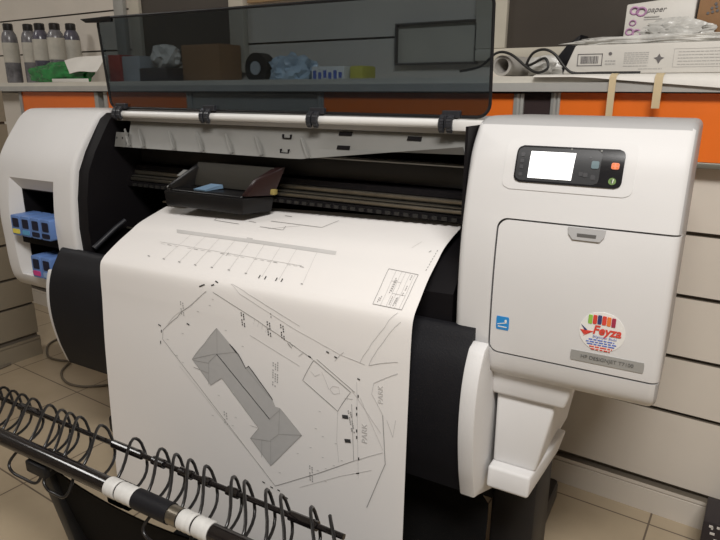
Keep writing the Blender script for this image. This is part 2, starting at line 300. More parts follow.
LINES=[[1,2.2,[[0.2608,1.302],[0.2645,1.464],[0.3661,1.59]]],[1,2,[[0.3859,1.353],[0.4146,1.404]]],[1,2,[[0.4456,1.659],[0.5294,1.757],[0.5241,1.495]]],[1,2,[[0.4563,1.231],[0.5183,1.289],[0.578,1.345],[0.6354,1.4],[0.6601,0.821]]],[0,2,[[0.1153,1.337],[0.1118,1.095]]],[1,3,[[0.4765,0.737],[0.503,0.776]]],
[0,1.5,[[0.4786,1.75],[0.5219,1.57],[0.5644,1.392]]],[0,0.9,[[0.2441,2.596],[0.2371,3.875],[0.2247,5.045]]],[0,0.9,[[0.2994,2.662],[0.2953,3.923],[0.2852,5.086]]],[0,0.9,[[0.3529,2.725],[0.3522,3.966],[0.3451,5.118]]],[0,0.9,[[0.4093,2.818],[0.4102,4.017],[0.4044,5.142]]],[0,0.9,[[0.4594,2.871],[0.4641,4.032],[0.4622,5.118]]],
[0,0.9,[[0.5123,2.951],[0.5189,4.074],[0.519,5.134]]],[0,0.9,[[0.5665,3.017],[0.5723,4.129],[0.5719,5.201]]],[0,0.9,[[0.6188,3.078],[0.6248,4.16],[0.625,5.215]]],[0,0.9,[[0.6835,3.207],[0.6922,4.203],[0.6957,5.179]]],[1,3,[[0.1594,4.984],[0.1692,5.034]]],[1,3,[[0.2205,5.033],[0.2298,5.084]]],[1,3,[[0.281,5.074],[0.29,5.124]]],
[1,3,[[0.3411,5.107],[0.3497,5.155]]],[1,3,[[0.3995,5.09],[0.4078,5.137]]],[1,3,[[0.4575,5.068],[0.4655,5.113]]],[1,3,[[0.5155,5.123],[0.5231,5.168]]],[1,3,[[0.6907,5.219],[0.6974,5.262]]],[2,3,[[0.5654,5.378],[0.5648,5.097]]],[2,3,[[0.5842,5.377],[0.5837,5.098]]],[2,3,[[0.6177,5.347],[0.6173,5.076]]],[2,3,[[0.6345,5.354],[0.6342,5.084]]],
[0,1.0,[[0.1677,3.868],[0.1848,3.893]]],[1,1.6,[[0.1951,3.889],[0.2118,3.913]]],[0,1.0,[[0.222,3.91],[0.2384,3.933]]],[0,1.0,[[0.2745,3.949],[0.2904,3.971]]],[1,1.6,[[0.3001,3.967],[0.3158,3.989]]],[0,1.0,[[0.3253,3.985],[0.3408,4.006]]],[0,1.0,[[0.3502,4.003],[0.3654,4.023]]],[1,1.6,[[0.3987,4.035],[0.4135,4.055]]],
[0,1.0,[[0.4225,4.051],[0.437,4.07]]],[0,1.0,[[0.4459,4.066],[0.4602,4.084]]],[0,1.0,[[0.4689,4.081],[0.483,4.098]]],[0,1.0,[[0.514,4.108],[0.5277,4.125]]],[0,1.0,[[0.5361,4.122],[0.5496,4.138]]],[0,1.0,[[0.5579,4.134],[0.5711,4.151]]],[1,1.6,[[0.5793,4.147],[0.5924,4.163]]],[0,1.0,[[0.6213,4.171],[0.634,4.186]]],
[0,1.0,[[0.6419,4.182],[0.6544,4.197]]],[1,1.6,[[0.6622,4.193],[0.6746,4.208]]],[1,2,[[0.4219,4.155],[0.4241,3.916]]],[0,0.9,[[0.1581,3.733],[0.2233,3.793],[0.286,3.849],[0.3464,3.9],[0.4046,3.947],[0.4607,3.991],[0.5148,4.032],[0.5671,4.069],[0.6177,4.104],[0.6666,4.137]]],[1,1.2,[[0.8959,3.672],[0.9729,3.798]]],
[1,1.4,[[0.9729,3.798],[0.9713,4.699],[0.9685,5.92]]],[1,1.4,[[0.9685,5.92],[0.8963,5.852]]],[1,1.4,[[0.8963,5.852],[0.897,4.622],[0.8959,3.672]]],[0,1.1,[[0.9164,3.706],[0.9167,4.643],[0.9154,5.87]]],[0,1.1,[[0.9311,3.73],[0.931,4.657],[0.9293,5.884]]],[0,1.1,[[0.9411,3.747],[0.9406,4.667],[0.9387,5.892]]],
[0,1.1,[[0.9533,3.766],[0.9524,4.679],[0.9501,5.903]]],[0,1.1,[[0.9654,3.786],[0.964,4.691],[0.9615,5.914]]],[0,1,[[0.9305,4.889],[0.9634,4.922]]],[0,1,[[0.9172,4.28],[0.9414,4.309]]],[1,2.2,[[0.9249,4.107],[0.9249,4.169]]],[1,2.2,[[0.9249,4.211],[0.9248,4.272]]],[1,2.2,[[0.9248,4.312],[0.9247,4.373]]],
[1,2.2,[[0.9247,4.413],[0.9246,4.473]]],[1,2.2,[[0.9245,4.514],[0.9244,4.575]]],[1,2.2,[[0.9243,4.616],[0.9242,4.678]]],[1,2.2,[[0.9241,4.721],[0.924,4.785]]],[1,2.2,[[0.9239,4.83],[0.9238,4.898]]],[1,2.2,[[0.9279,4.203],[0.9279,4.266]]],[1,2.2,[[0.9278,4.308],[0.9277,4.371]]],[1,2.2,[[0.9277,4.412],[0.9276,4.475]]],
[1,2.2,[[0.9275,4.517],[0.9274,4.58]]],[1,2.2,[[0.9273,4.623],[0.9272,4.688]]],[1,2.2,[[0.9271,4.732],[0.9269,4.799]]],[1,2.2,[[0.9354,5.067],[0.9353,5.138]]],[1,2.2,[[0.9353,5.187],[0.9352,5.263]]],[1,2.2,[[0.9352,5.316],[0.9351,5.397]]],[1,2.2,[[0.9351,5.453],[0.935,5.539]]],[1,2.2,[[0.935,5.597],[0.9348,5.684]]],
[1,2.2,[[0.9456,5.125],[0.9455,5.198]]],[1,2.2,[[0.9454,5.249],[0.9454,5.327]]],[1,2.2,[[0.9453,5.381],[0.9453,5.464]]],[1,2.2,[[0.9452,5.521],[0.9451,5.608]]],[1,2.2,[[0.945,5.666],[0.9448,5.753]]],[1,2.2,[[0.9485,5.081],[0.9484,5.152]]],[1,2.2,[[0.9484,5.201],[0.9483,5.277]]],[1,2.2,[[0.9483,5.33],[0.9482,5.412]]],
[1,2.2,[[0.9481,5.467],[0.948,5.553]]],[1,2.2,[[0.9595,3.872],[0.9595,3.929]]],[1,2.2,[[0.9596,3.967],[0.9596,4.024]]],[1,2.2,[[0.9596,4.061],[0.9595,4.117]]],[1,2.2,[[0.959,4.418],[0.9588,4.471]]],[1,2.2,[[0.9587,4.506],[0.9586,4.559]]],[1,2.2,[[0.9585,4.595],[0.9583,4.649]]],[1,2.2,[[0.9565,4.777],[0.9563,4.835]]],
[1,2.2,[[0.9562,4.874],[0.9561,4.935]]],[1,2.2,[[0.9094,5.16],[0.9094,5.236]]],[1,2.2,[[0.9094,5.288],[0.9093,5.37]]],[1,2.2,[[0.9093,5.425],[0.9093,5.511]]],[1,2.2,[[0.9056,5.284],[0.9056,5.366]]],[1,2.2,[[0.9056,5.421],[0.9056,5.507]]],[1,2.2,[[0.9056,5.565],[0.9055,5.654]]],[1,2,[[0.9854,3.545],[0.9855,3.461]]],
[1,2,[[0.9858,3.392],[0.9858,3.307]]],[1,2,[[0.9861,3.236],[0.9861,3.148]]],[1,2,[[0.9864,3.075],[0.9865,2.984]]],[1,2,[[0.9868,2.908],[0.9869,2.811]]],[1,2,[[0.9873,2.73],[0.9875,2.629]]],[1,2,[[0.9879,2.546],[0.988,2.442]]],[1,2,[[0.9883,2.358],[0.9882,2.255]]],[1,2.2,[[0.9701,2.438],[0.974,2.324]]],[0,1.2,[[0.923,2.236],[0.9367,1.799]]],
[1,1.5,[[0.4148,7.242],[0.3626,7.974],[0.3067,8.915],[0.2492,9.355],[0.2467,9.546],[0.2843,9.733],[0.3212,9.894],[0.3573,10.033],[0.3929,10.15],[0.4279,10.253],[0.4626,10.348],[0.4969,10.438],[0.5307,10.526],[0.5642,10.614],[0.5974,10.702],[0.6302,10.794]]],[0,1,[[0.3079,9.914],[0.3453,10.046],[0.3822,10.157],[0.4185,10.255],[0.4543,10.347],[0.4897,10.434],[0.5246,10.518],[0.5592,10.602],[0.5933,10.686]]],
[1,1.5,[[0.6302,10.794],[0.7017,10.655],[0.7694,10.53],[0.8172,10.435],[0.8631,10.341]]],[0,1.6,[[0.8631,10.341],[0.9424,10.186]]],[0,1,[[0.7085,10.72],[0.7694,10.607],[0.8274,10.501],[0.8719,10.431],[0.9149,10.363]]],[1,1.4,[[0.4365,7.228],[0.487,7.513],[0.5359,7.771],[0.5836,8.036],[0.6261,8.416],[0.6675,8.745],[0.7082,8.948],[0.7481,9.099]]],
[0,1,[[0.4917,6.348],[0.5257,7.054],[0.5795,7.393],[0.631,7.675],[0.6811,7.951],[0.7298,8.226],[0.777,8.549],[0.8229,8.783],[0.8894,8.899]]],[0,1,[[0.3876,7.587],[0.3295,8.545],[0.2683,9.181]]],[0,1.2,[[0.4948,6.327],[0.5543,6.981],[0.6084,7.327],[0.6601,7.6],[0.7103,7.859]]],[0,1.2,[[0.5571,8.898],[0.6096,9.062],[0.6607,9.204],[0.7105,9.333]]],
[0,1.4,[[0.8764,8.893],[0.9056,7.883],[0.9358,7.235],[0.9615,6.209]]],[0,1.4,[[0.8998,8.898],[0.9212,8.06],[0.9465,7.452],[0.9728,6.871]]],[0,1.6,[[0.8998,8.898],[0.9717,8.479]]],[0,1.8,[[0.9727,8.914],[0.9139,9.271],[0.9096,9.492],[0.9394,9.77]]],[1,2.2,[[0.9394,9.77],[0.9428,9.972],[0.9463,10.137],[0.9497,10.277],[0.9266,10.48],[0.9038,10.678]]],
[0,1.4,[[0.9665,10.005],[0.9724,9.787]]],[0,1.4,[[0.9499,9.822],[0.9665,10.005]]],[0,1,[[0.857,9.519],[0.8835,9.705],[0.9097,9.864],[0.9357,10.001]]],[0,1,[[0.8787,9.599],[0.8999,9.826],[0.9211,10.012],[0.9422,10.164]]],[1,1.8,[[0.7509,9.116],[0.7195,9.582],[0.7704,9.749],[0.82,9.891],[0.8545,9.558],[0.8206,9.428],[0.786,9.281],[0.7509,9.116]]],
[1,1.4,[[0.7594,9.074],[0.7953,9.248],[0.8305,9.403],[0.8651,9.539]]],[0,1.2,[[0.82,9.891],[0.818,10.205],[0.8242,10.389]]],[1,1.4,[[0.8578,9.741],[0.8605,9.984],[0.8632,10.176],[0.8659,10.339]]],[0,1.2,[[0.8698,9.344],[0.8715,9.627],[0.8731,9.856],[0.8746,10.045],[0.8761,10.199],[0.8775,10.335],[0.879,10.465]]],
[0,1.2,[[0.7739,9.334],[0.7942,9.61]]],[0,1,[[0.797,9.606],[0.8083,9.668],[0.8247,9.625],[0.8217,9.529],[0.8052,9.541],[0.797,9.606]]],[0,1,[[0.7426,9.374],[0.7542,9.45],[0.7684,9.385]]],[0,1.2,[[0.8386,9.681],[0.8602,9.662]]],[0,2,[[0.857,9.519],[0.8651,9.539]]],[0,1.2,[[0.8336,8.642],[0.8096,9.009]]],
[2,3.2,[[0.7864,8.786],[0.7937,8.819]]],[2,3.2,[[0.8086,8.883],[0.8157,8.91]]],[2,3.2,[[0.8714,9.262],[0.8783,9.281]]],[2,3.2,[[0.8745,9.566],[0.8747,9.612]]],[2,3.2,[[0.8713,9.757],[0.8715,9.796]]],[2,3.2,[[0.8716,9.839],[0.8718,9.876]]],[2,3.2,[[0.8725,10.038],[0.8727,10.067]]],[2,3.2,[[0.8728,10.105],[0.873,10.132]]],
[2,3.2,[[0.8793,10.292],[0.8795,10.316]]],[2,3.2,[[0.7357,9.047],[0.7432,9.069]]],[2,3.2,[[0.3894,7.081],[0.3995,6.984]]],[2,3.2,[[0.3978,6.991],[0.4077,6.881]]],[2,3.2,[[0.43,6.862],[0.4395,6.73]]],[2,3.2,[[0.4404,6.348],[0.4505,6.48]]],[2,3.2,[[0.232,9.248],[0.242,9.27]]],[2,3.2,[[0.2434,9.355],[0.243,9.417]]],
[2,3.2,[[0.2386,9.587],[0.2381,9.639]]],[2,3.2,[[0.588,10.799],[0.5966,10.805]]],[2,3.2,[[0.6143,10.819],[0.6228,10.825]]],[2,3.2,[[0.6372,10.822],[0.6456,10.828]]],[2,3.2,[[0.6627,10.868],[0.671,10.874]]],[2,3.2,[[0.341,9.026],[0.3504,9.051]]],[2,2.5,[[0.8733,10.43],[0.8815,10.42]]],[2,9,[[0.8326,9.939],[0.849,9.925]]],
[2,9,[[0.8403,10.184],[0.8568,10.172]]],[1,3.2,[[0.3211,7.956],[0.3213,8.032]]],[1,3.2,[[0.3216,8.078],[0.3217,8.172]]],[1,3.2,[[0.3222,8.403],[0.3222,8.511]]],[1,3.2,[[0.3224,8.565],[0.3225,8.653]]],[1,3.2,[[0.3227,8.696],[0.3228,8.766]]],[1,3.2,[[0.3294,8.005],[0.3296,8.087]]],[1,3.2,[[0.3299,8.138],[0.33,8.24]]],
[1,3.2,[[0.3302,8.3],[0.3303,8.413]]],[1,3.2,[[0.3307,8.622],[0.3308,8.702]]],[1,3.2,[[0.331,8.741],[0.3311,8.805]]],[2,3.2,[[0.531,7.827],[0.5313,7.89]]],[2,3.2,[[0.5317,7.926],[0.532,7.992]]],[2,3.2,[[0.5332,8.154],[0.5334,8.247]]],[2,3.2,[[0.5338,8.301],[0.534,8.402]]],[2,3.2,[[0.5344,8.455],[0.5346,8.548]]],
[2,3.2,[[0.5384,7.869],[0.5387,7.933]]],[2,3.2,[[0.5391,7.969],[0.5394,8.038]]],[2,3.2,[[0.5399,8.08],[0.5401,8.163]]],[2,3.2,[[0.5412,8.365],[0.5414,8.465]]],[2,3.2,[[0.5418,8.515],[0.542,8.602]]],[2,3.2,[[0.6132,7.959],[0.6135,8.025]]],[2,3.2,[[0.6139,8.072],[0.6142,8.151]]],[2,3.2,[[0.6153,8.365],[0.6156,8.461]]],
[2,3.2,[[0.616,8.52],[0.6162,8.603]]],[2,3.2,[[0.6166,8.652],[0.6168,8.721]]],[2,3.2,[[0.6202,8.001],[0.6206,8.072]]],[2,3.2,[[0.621,8.122],[0.6213,8.208]]],[2,3.2,[[0.6217,8.268],[0.622,8.364]]],[2,3.2,[[0.623,8.574],[0.6233,8.651]]],[2,3.2,[[0.6237,8.696],[0.6239,8.759]]],[2,3.2,[[0.6543,7.954],[0.6546,8.019]]],
[2,3.2,[[0.6551,8.064],[0.6554,8.141]]],[2,3.2,[[0.6565,8.348],[0.6568,8.443]]],[2,3.2,[[0.6572,8.501],[0.6574,8.585]]],[2,3.2,[[0.6579,8.635],[0.6581,8.704]]],[2,3.2,[[0.6612,7.996],[0.6615,8.064]]],[2,3.2,[[0.662,8.113],[0.6623,8.195]]],[2,3.2,[[0.6627,8.254],[0.663,8.347]]],[2,3.2,[[0.6641,8.555],[0.6643,8.633]]],
[2,3.2,[[0.6647,8.679],[0.665,8.743]]],[1,3.2,[[0.6305,9.398],[0.6308,9.428]]],[1,3.2,[[0.6303,9.446],[0.6306,9.475]]],[1,3.2,[[0.6299,9.537],[0.6302,9.563]]],[1,3.2,[[0.6297,9.58],[0.63,9.605]]],[1,3.2,[[0.6295,9.621],[0.6298,9.646]]],[1,3.2,[[0.6293,9.661],[0.6296,9.685]]],[1,3.2,[[0.6288,9.738],[0.6291,9.76]]],
[1,3.2,[[0.6286,9.774],[0.6289,9.796]]],[1,3.2,[[0.6376,9.416],[0.6379,9.445]]],[1,3.2,[[0.6374,9.463],[0.6377,9.491]]],[1,3.2,[[0.6373,9.508],[0.6375,9.535]]],[1,3.2,[[0.6369,9.595],[0.6371,9.62]]],[1,3.2,[[0.6366,9.636],[0.6369,9.66]]],[1,3.2,[[0.6364,9.675],[0.6367,9.699]]],[1,3.2,[[0.6362,9.714],[0.6365,9.736]]],
[1,3.2,[[0.6357,9.787],[0.636,9.808]]],[1,3.2,[[0.6447,9.373],[0.645,9.403]]],[1,3.2,[[0.6446,9.421],[0.6448,9.45]]],[1,3.2,[[0.6444,9.468],[0.6447,9.496]]],[1,3.2,[[0.6442,9.514],[0.6445,9.54]]],[1,3.2,[[0.6438,9.599],[0.6441,9.624]]],[1,3.2,[[0.6436,9.64],[0.6439,9.664]]],[1,3.2,[[0.6434,9.679],[0.6437,9.703]]],
[1,3.2,[[0.6432,9.718],[0.6434,9.74]]],[1,3.2,[[0.4642,10.273],[0.4644,10.287]]],[1,3.2,[[0.4646,10.297],[0.4647,10.311]]],[1,3.2,[[0.4652,10.345],[0.4654,10.358]]],[1,3.2,[[0.4656,10.368],[0.4657,10.382]]],[1,3.2,[[0.4722,10.28],[0.4723,10.294]]],[1,3.2,[[0.4725,10.304],[0.4726,10.318]]],[1,3.2,[[0.4728,10.328],[0.473,10.341]]],
[1,3.2,[[0.4735,10.375],[0.4736,10.388]]],[1,3.2,[[0.7396,10.497],[0.7399,10.509]]],[1,3.2,[[0.7398,10.516],[0.74,10.528]]],[1,3.2,[[0.7401,10.554],[0.7404,10.567]]],[1,3.2,[[0.7403,10.574],[0.7406,10.586]]],[1,3.2,[[0.7405,10.593],[0.7408,10.605]]],[1,3.2,[[0.7407,10.612],[0.741,10.625]]],[1,3.2,[[0.7465,10.503],[0.7468,10.515]]],
[1,3.2,[[0.7467,10.522],[0.7469,10.534]]],[1,3.2,[[0.7468,10.541],[0.7471,10.553]]],[1,3.2,[[0.7472,10.579],[0.7475,10.592]]],[1,3.2,[[0.7474,10.599],[0.7477,10.611]]],[1,3.2,[[0.7476,10.618],[0.7479,10.631]]],[1,3.2,[[0.8487,9.838],[0.849,9.857]]],[1,3.2,[[0.8499,9.865],[0.8502,9.884]]],[1,3.2,[[0.8522,9.918],[0.8526,9.936]]],
[1,3.2,[[0.8534,9.943],[0.8537,9.961]]],[1,3.2,[[0.8546,9.968],[0.8549,9.986]]],[1,3.2,[[0.8558,9.993],[0.8561,10.009]]],[1,3.2,[[0.8581,10.039],[0.8585,10.055]]],[1,3.2,[[0.8593,10.061],[0.8597,10.076]]],[1,3.2,[[0.855,9.849],[0.8553,9.868]]],[1,3.2,[[0.8561,9.876],[0.8565,9.895]]],[1,3.2,[[0.8573,9.902],[0.8577,9.92]]],
[1,3.2,[[0.8597,9.953],[0.86,9.971]]],[1,3.2,[[0.8609,9.978],[0.8612,9.995]]],[1,3.2,[[0.8621,10.002],[0.8624,10.019]]],[1,3.2,[[0.8633,10.025],[0.8636,10.041]]],[1,3.2,[[0.8656,10.069],[0.866,10.084]]],[1,3.2,[[0.6239,7.604],[0.6242,7.662]]],[1,3.2,[[0.6247,7.719],[0.625,7.778]]],[1,2.5,[[0.675,8.842],[0.6868,8.962]]],
[1,2.5,[[0.6809,8.788],[0.6898,8.897]]],[0,2,[[0.7075,9.115],[0.7191,9.017]]],[0,2,[[0.3789,8.344],[0.386,8.346]]],[0,2,[[0.3204,9.308],[0.3278,9.307]]],[0,2,[[0.2623,9.524],[0.27,9.523]]],[0,2,[[0.4744,8.942],[0.4812,8.941]]],[0,2,[[0.5303,9.236],[0.5369,9.235]]],[0,2,[[0.2946,9.764],[0.3021,9.763]]],[0,2,[[0.3163,9.846],[0.3238,9.845]]],
[0,2,[[0.422,7.842],[0.4289,7.844]]],[0,2,[[0.7663,9.961],[0.772,9.96]]],[0,2,[[0.7547,10.158],[0.7606,10.157]]],[0,2,[[0.7751,10.212],[0.7809,10.211]]],[0,2,[[0.7398,10.344],[0.7458,10.343]]],[0,2,[[0.7752,10.395],[0.7811,10.393]]],[0,2,[[0.7003,10.433],[0.7064,10.431]]],[0,2,[[0.784,10.478],[0.7899,10.477]]],
[0,2,[[0.8072,10.43],[0.8129,10.429]]],[0,2,[[0.8298,10.366],[0.8354,10.365]]],[0,2,[[0.8124,10.238],[0.8181,10.236]]],[0,2,[[0.7605,10.518],[0.7664,10.517]]],[0,2,[[0.7841,10.587],[0.79,10.585]]],[0,2,[[0.4329,7.552],[0.4398,7.555]]],[0,2,[[0.4435,10.132],[0.4505,10.131]]],[0,2,[[0.493,10.05],[0.4998,10.048]]],
[0,2,[[0.4186,10.35],[0.4258,10.348]]],[0,2,[[0.5003,10.297],[0.5071,10.296]]],[0,2,[[0.4887,10.381],[0.4957,10.379]]],[0,2,[[0.6425,10.654],[0.649,10.652]]],[0,1,[[0.5741,7.953],[0.5708,8.294]]],[0,1,[[0.5867,8.024],[0.5833,8.396]]],[0,1,[[0.5992,8.102],[0.5958,8.493]]],[0,1,[[0.6116,8.189],[0.6082,8.581]]],
[1,1.6,[[0.4471,8.943],[0.4467,9.533],[0.3562,9.752]]],[2,2.2,[[0.4449,9.545],[0.4885,9.756],[0.531,9.932],[0.5744,10.084],[0.617,10.209]]],[1,1.3,[[0.4449,9.545],[0.5101,9.403]]],[1,1.4,[[0.4467,9.543],[0.4159,9.724],[0.4128,10.038]]],[1,1.3,[[0.4157,9.74],[0.3579,9.766]]],[1,1.3,[[0.3606,9.868],[0.4145,9.891]]],
[1,1.4,[[0.617,10.209],[0.6492,10.086]]],[1,1.5,[[0.6493,10.064],[0.6448,10.32],[0.716,10.262]]],[1,1.4,[[0.6448,10.32],[0.6188,10.397],[0.6169,10.617]]],[1,1.3,[[0.6187,10.406],[0.5527,10.44]]],[1,1.3,[[0.5893,10.424],[0.5878,10.574]]],[0,1.2,[[0.5507,10.325],[0.5804,10.326]]],[2,2.6,[[0.497,9.297],[0.5199,9.437],[0.5424,9.65],[0.5523,9.601],[0.5888,9.804],[0.6247,9.975],[0.6277,9.996]]],
[1,2.2,[[0.5101,9.403],[0.5199,9.467]]],[2,3,[[0.4903,9.264],[0.5134,9.418]]],[1,1.4,[[0.5424,9.65],[0.5807,9.822],[0.6184,9.97]]],[1,1.3,[[0.4471,8.943],[0.4026,9.404],[0.3562,9.752],[0.4199,10.043],[0.4599,9.908],[0.5007,10.072],[0.5409,10.207],[0.5804,10.326],[0.5517,10.441],[0.5845,10.531],[0.6169,10.622],[0.6677,10.44],[0.716,10.262],[0.6829,10.168],[0.6493,10.064]]]]
FILLS=[[0,[[0.4471,8.943],[0.4716,9.128],[0.4959,9.292],[0.5199,9.437],[0.5424,9.65],[0.5523,9.601],[0.5767,9.741],[0.6008,9.864],[0.6247,9.975],[0.6353,10.063],[0.6493,10.064],[0.6717,10.135],[0.6939,10.2],[0.716,10.262],[0.6921,10.352],[0.6677,10.44],[0.6426,10.53],[0.6169,10.622],[0.5953,10.561],[0.5736,10.501],[0.5517,10.441],[0.5804,10.326],[0.5607,10.267],[0.5409,10.207],[0.5209,10.142],[0.5007,10.072],[0.4804,9.994],[0.4599,9.908],[0.4199,10.043],[0.3989,9.955],[0.3777,9.858],[0.3562,9.752],[0.3874,9.53],[0.4176,9.264]]],
[1,[[0.1732,2.396],[0.7344,2.969],[0.7376,3.208],[0.1864,2.746]]],[1,[[0.4398,2.551],[0.4615,2.59],[0.4645,2.813],[0.448,2.945]]]]
# ================================================================== the printer
PR = thing('wide_format_printer', 'big light grey plotter with open smoked lid, standing before the slatwall', 'printer', (-.88, 1.25, 0), 'P')
HOUS = [(1.40, 1.04), (1.20, 1.043), (1.165, 1.043), (1.144, 1.039), (1.12, 1.022), (1.097, .995), (1.06, .946), (1.035, .897), (1.022, .821), (1.016, .742), (1.018, .68), (1.021, .60), (1.03, .555), (1.05, .531), (1.08, .525), (1.40, .525)]
CAB = [(1.40, 1.051), (1.16, 1.056), (1.12, 1.0555), (1.095, 1.050), (1.078, 1.037), (1.051, 1.0), (1.038, .957), (1.029, .914), (1.021, .87), (1.016, .825), (1.014, .78), (1.014, .731), (1.016, .675), (1.02, .635), (1.028, .607), (1.045, .592), (1.07, .588), (1.40, .585)]
def smooth_prof(P): return [P[0]]+cr(P[1:-1], 3)+[P[-1]]
FRONT = sorted([(z, y) for y, z in cr(CAB[3:-2], 6)])
def front_y(z):
    for (z0, y0), (z1, y1) in zip(FRONT, FRONT[1:]):
        if z0 <= z <= z1: return y0+(y1-y0)*(z-z0)/max(1e-9, z1-z0)
    return FRONT[0][1] if z < FRONT[0][0] else FRONT[-1][1]
def fp(x, z, off=0):
    d = .012; dy = (front_y(z+d)-front_y(z-d))/(2*d); n = Vector((0, -1, dy)).normalized()
    return Vector((x, front_y(z), z))+n*off
def patch(name, mat, poly, parent, h=.0012, lo=-.002, rows=10):
    # a convex piece lying on the curved front of the right housing
    zs = [p[1] for p in poly]; z0, z1 = min(zs), max(zs); mb = MB(); L = []
    for k in range(rows+1):
        z = z0+(z1-z0)*(k/rows); z = min(max(z, z0+1e-6), z1-1e-6); xs = []
        for (xa, za), (xb, zb) in zip(poly, poly[1:]+poly[:1]):
            if (za-z)*(zb-z) <= 0 and za != zb: xs.append(xa+(xb-xa)*(z-za)/(zb-za))
        L.append((min(xs), max(xs), z))
    vs = []
    for a, b, z in L: vs += [fp(a, z, lo), fp(a, z, h), fp(b, z, h), fp(b, z, lo)]
    fs = [(3, 2, 1, 0), tuple(4*rows+i for i in range(4))]
    for k in range(rows):
        for i in range(4): fs.append((4*k+i, 4*k+(i+1) % 4, 4*k+4+(i+1) % 4, 4*k+4+i))
    return mb.add(vs, fs).build(name, mat, parent, smooth=40)
def ellipse(cx, cz, rx, rz, n=40): return [(cx+rx*math.cos(2*PI*k/n), cz+rz*math.sin(2*PI*k/n)) for k in range(n)]
def front_text(name, txt, mat, cx, cz, size, parent, tilt=0, off=.0022, sx=1, shear=0, bold=0):
    vs, fs = text_mesh(txt, size, shear, bold); c, s = math.cos(tilt), math.sin(tilt); mb = MB()
    mb.add([fp(cx+(x*c*sx-y*s), cz+(x*s*sx+y*c), off) for x, y, _ in vs], fs)
    return mb.build(name, mat, parent, recalc=False)

# ---- left housing with the ink bay
LX0, LX1 = -1.780, -1.444
lh = MB().prism_x(smooth_prof(HOUS), LX0, LX1).build('left_housing', 'white', PR, bevel=.012, seg=3, bang=60)
def cutter(mb): return mb.build('cutter', 'white', PR)
c1 = cutter(MB().hexa([(-1.755, .98, .562), (-1.522, .98, .562), (-1.522, 1.048, .58), (-1.702, 1.048, .58)], [(-1.755, .98, .935), (-1.522, .98, .935), (-1.522, 1.048, .826), (-1.702, 1.048, .826)]))
boolean(lh, c1); drop(c1)
c1 = cutter(MB().box(-1.702, -1.522, 1.04, 1.32, .58, .826)); boolean(lh, c1); drop(c1); resharp(lh, 32)
b = MB(); x0, x1, y0, y1, z0, z1 = -1.7015, -1.5225, 1.049, 1.319, .5805, .8255; t = .003
b.box(x0, x0+t, y0, y1, z0, z1).box(x1-t, x1, y0-.020, y1, z0, z1).box(x0, x1, y0, y1, z0, z0+t).box(x0, x1, y0, y1, z1-t, z1).box(x0, x1, y1-t, y1, z0, z1)
b.box(x0, x1, 1.03, y1, .672, .700)
b.build('ink_bay', 'inside', PR)
# ---- right housing: body, door, panel
RX0, RX1 = -.37, -.02
rh = MB().prism_x(smooth_prof(CAB), RX0, RX1).build('right_housing', 'white', PR, bevel=.014, seg=4, bang=60)
dr = rh.copy(); dr.data = rh.data.copy(); COL.objects.link(dr); dr.name = 'front_door'; BASE[dr.name] = BASE[rh.name]
g = .0016
DX0, DZ0, DZ1 = -.302, .6450, .8895
big = cutter(MB().prism_y(rrect(DX0-g, .2, DZ0-g, DZ1+g, .018), .9, 1.062))
boolean(rh, big); drop(big); resharp(rh, 32)
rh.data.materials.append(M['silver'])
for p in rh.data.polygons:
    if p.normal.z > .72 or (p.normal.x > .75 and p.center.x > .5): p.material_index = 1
small = cutter(MB().prism_y(rrect(DX0+g, .19, DZ0+g, DZ1-g, .016), .8, 1.059))
boolean(dr, small, 'INTERSECT'); drop(small); resharp(dr, 32); dr.parent = PR; BASE[dr.name] = BASE[PR.name]
lt = patch('latch', 'silver', [(-.185, .8875), (-.1265, .8875), (-.128, .876), (-.134, .868), (-.176, .868), (-.183, .876)], dr, h=.003)
patch('grip_slot', 'seam', [(-.170, .8785), (-.140, .8785), (-.1405, .873), (-.1695, .873)], lt, h=.0034)
# control panel on the slanted upper front
bz = patch('panel_bezel', 'white', rrect(-.304, -.097, .9400, 1.0220, .013), PR, h=.0012, rows=24)
cp = patch('control_panel', 'panel', rrect(-.2850, -.1145, .9525, 1.0105, .010), PR, h=.0032, rows=24)
patch('button_pad', 'pad', rrect(-.2825, -.1490, .9555, 1.0075, .008), cp, h=.0038, rows=16)
patch('screen', 'screen', [(-.2615, .9600), (-.1910, .9600), (-.1890, 1.0015), (-.2610, 1.0015)], cp, h=.0045)
def sq(x, z, a, c=None): return rrect(x-a, x+a, z-(c or a), z+(c or a), a*.3, 2)
patch('button', 'btn_blue', sq(-.1570, .9860, .0058, .0056), cp, h=.0052)
patch('button', 'btn_red', sq(-.1270, .9860, .0058, .0046), cp, h=.0048)
patch('button', 'btn_green', ellipse(-.1285, .9630, .0058, .0056, 16), cp, h=.0045)
for x, z, a in ((-.177, .971, .003), (-.170, .970, .0034), (-.158, .967, .0035), (-.274, .996, .003), (-.274, .986, .003), (-.274, .977, .003), (-.274, .965, .003), (-.166, .9965, .0015)):
    patch('button', 'btn', sq(x, z, a), cp, h=.0047)
for x in (-.197, -.151): patch('indicator_light', 'greymark', ellipse(x, 1.0068, .0017, .0016, 10), cp, h=.0045)
patch('button_mark', 'btn', [(-.1310, .9655), (-.1295, .9655), (-.1278, .9600), (-.1290, .9600)], cp, h=.0052, rows=3)
patch('button_mark', 'st_white', [(-.1275, .9665), (-.1262, .9665), (-.1272, .9600), (-.1285, .9600)], cp, h=.0052, rows=3)
for dx, dz in ((-.003, .0023), (.003, .0023), (-.003, -.0023), (.003, -.0023)): patch('button_mark', 'st_orange', sq(-.1270+dx, .9860+dz, .0020, .0015), cp, h=.0052)
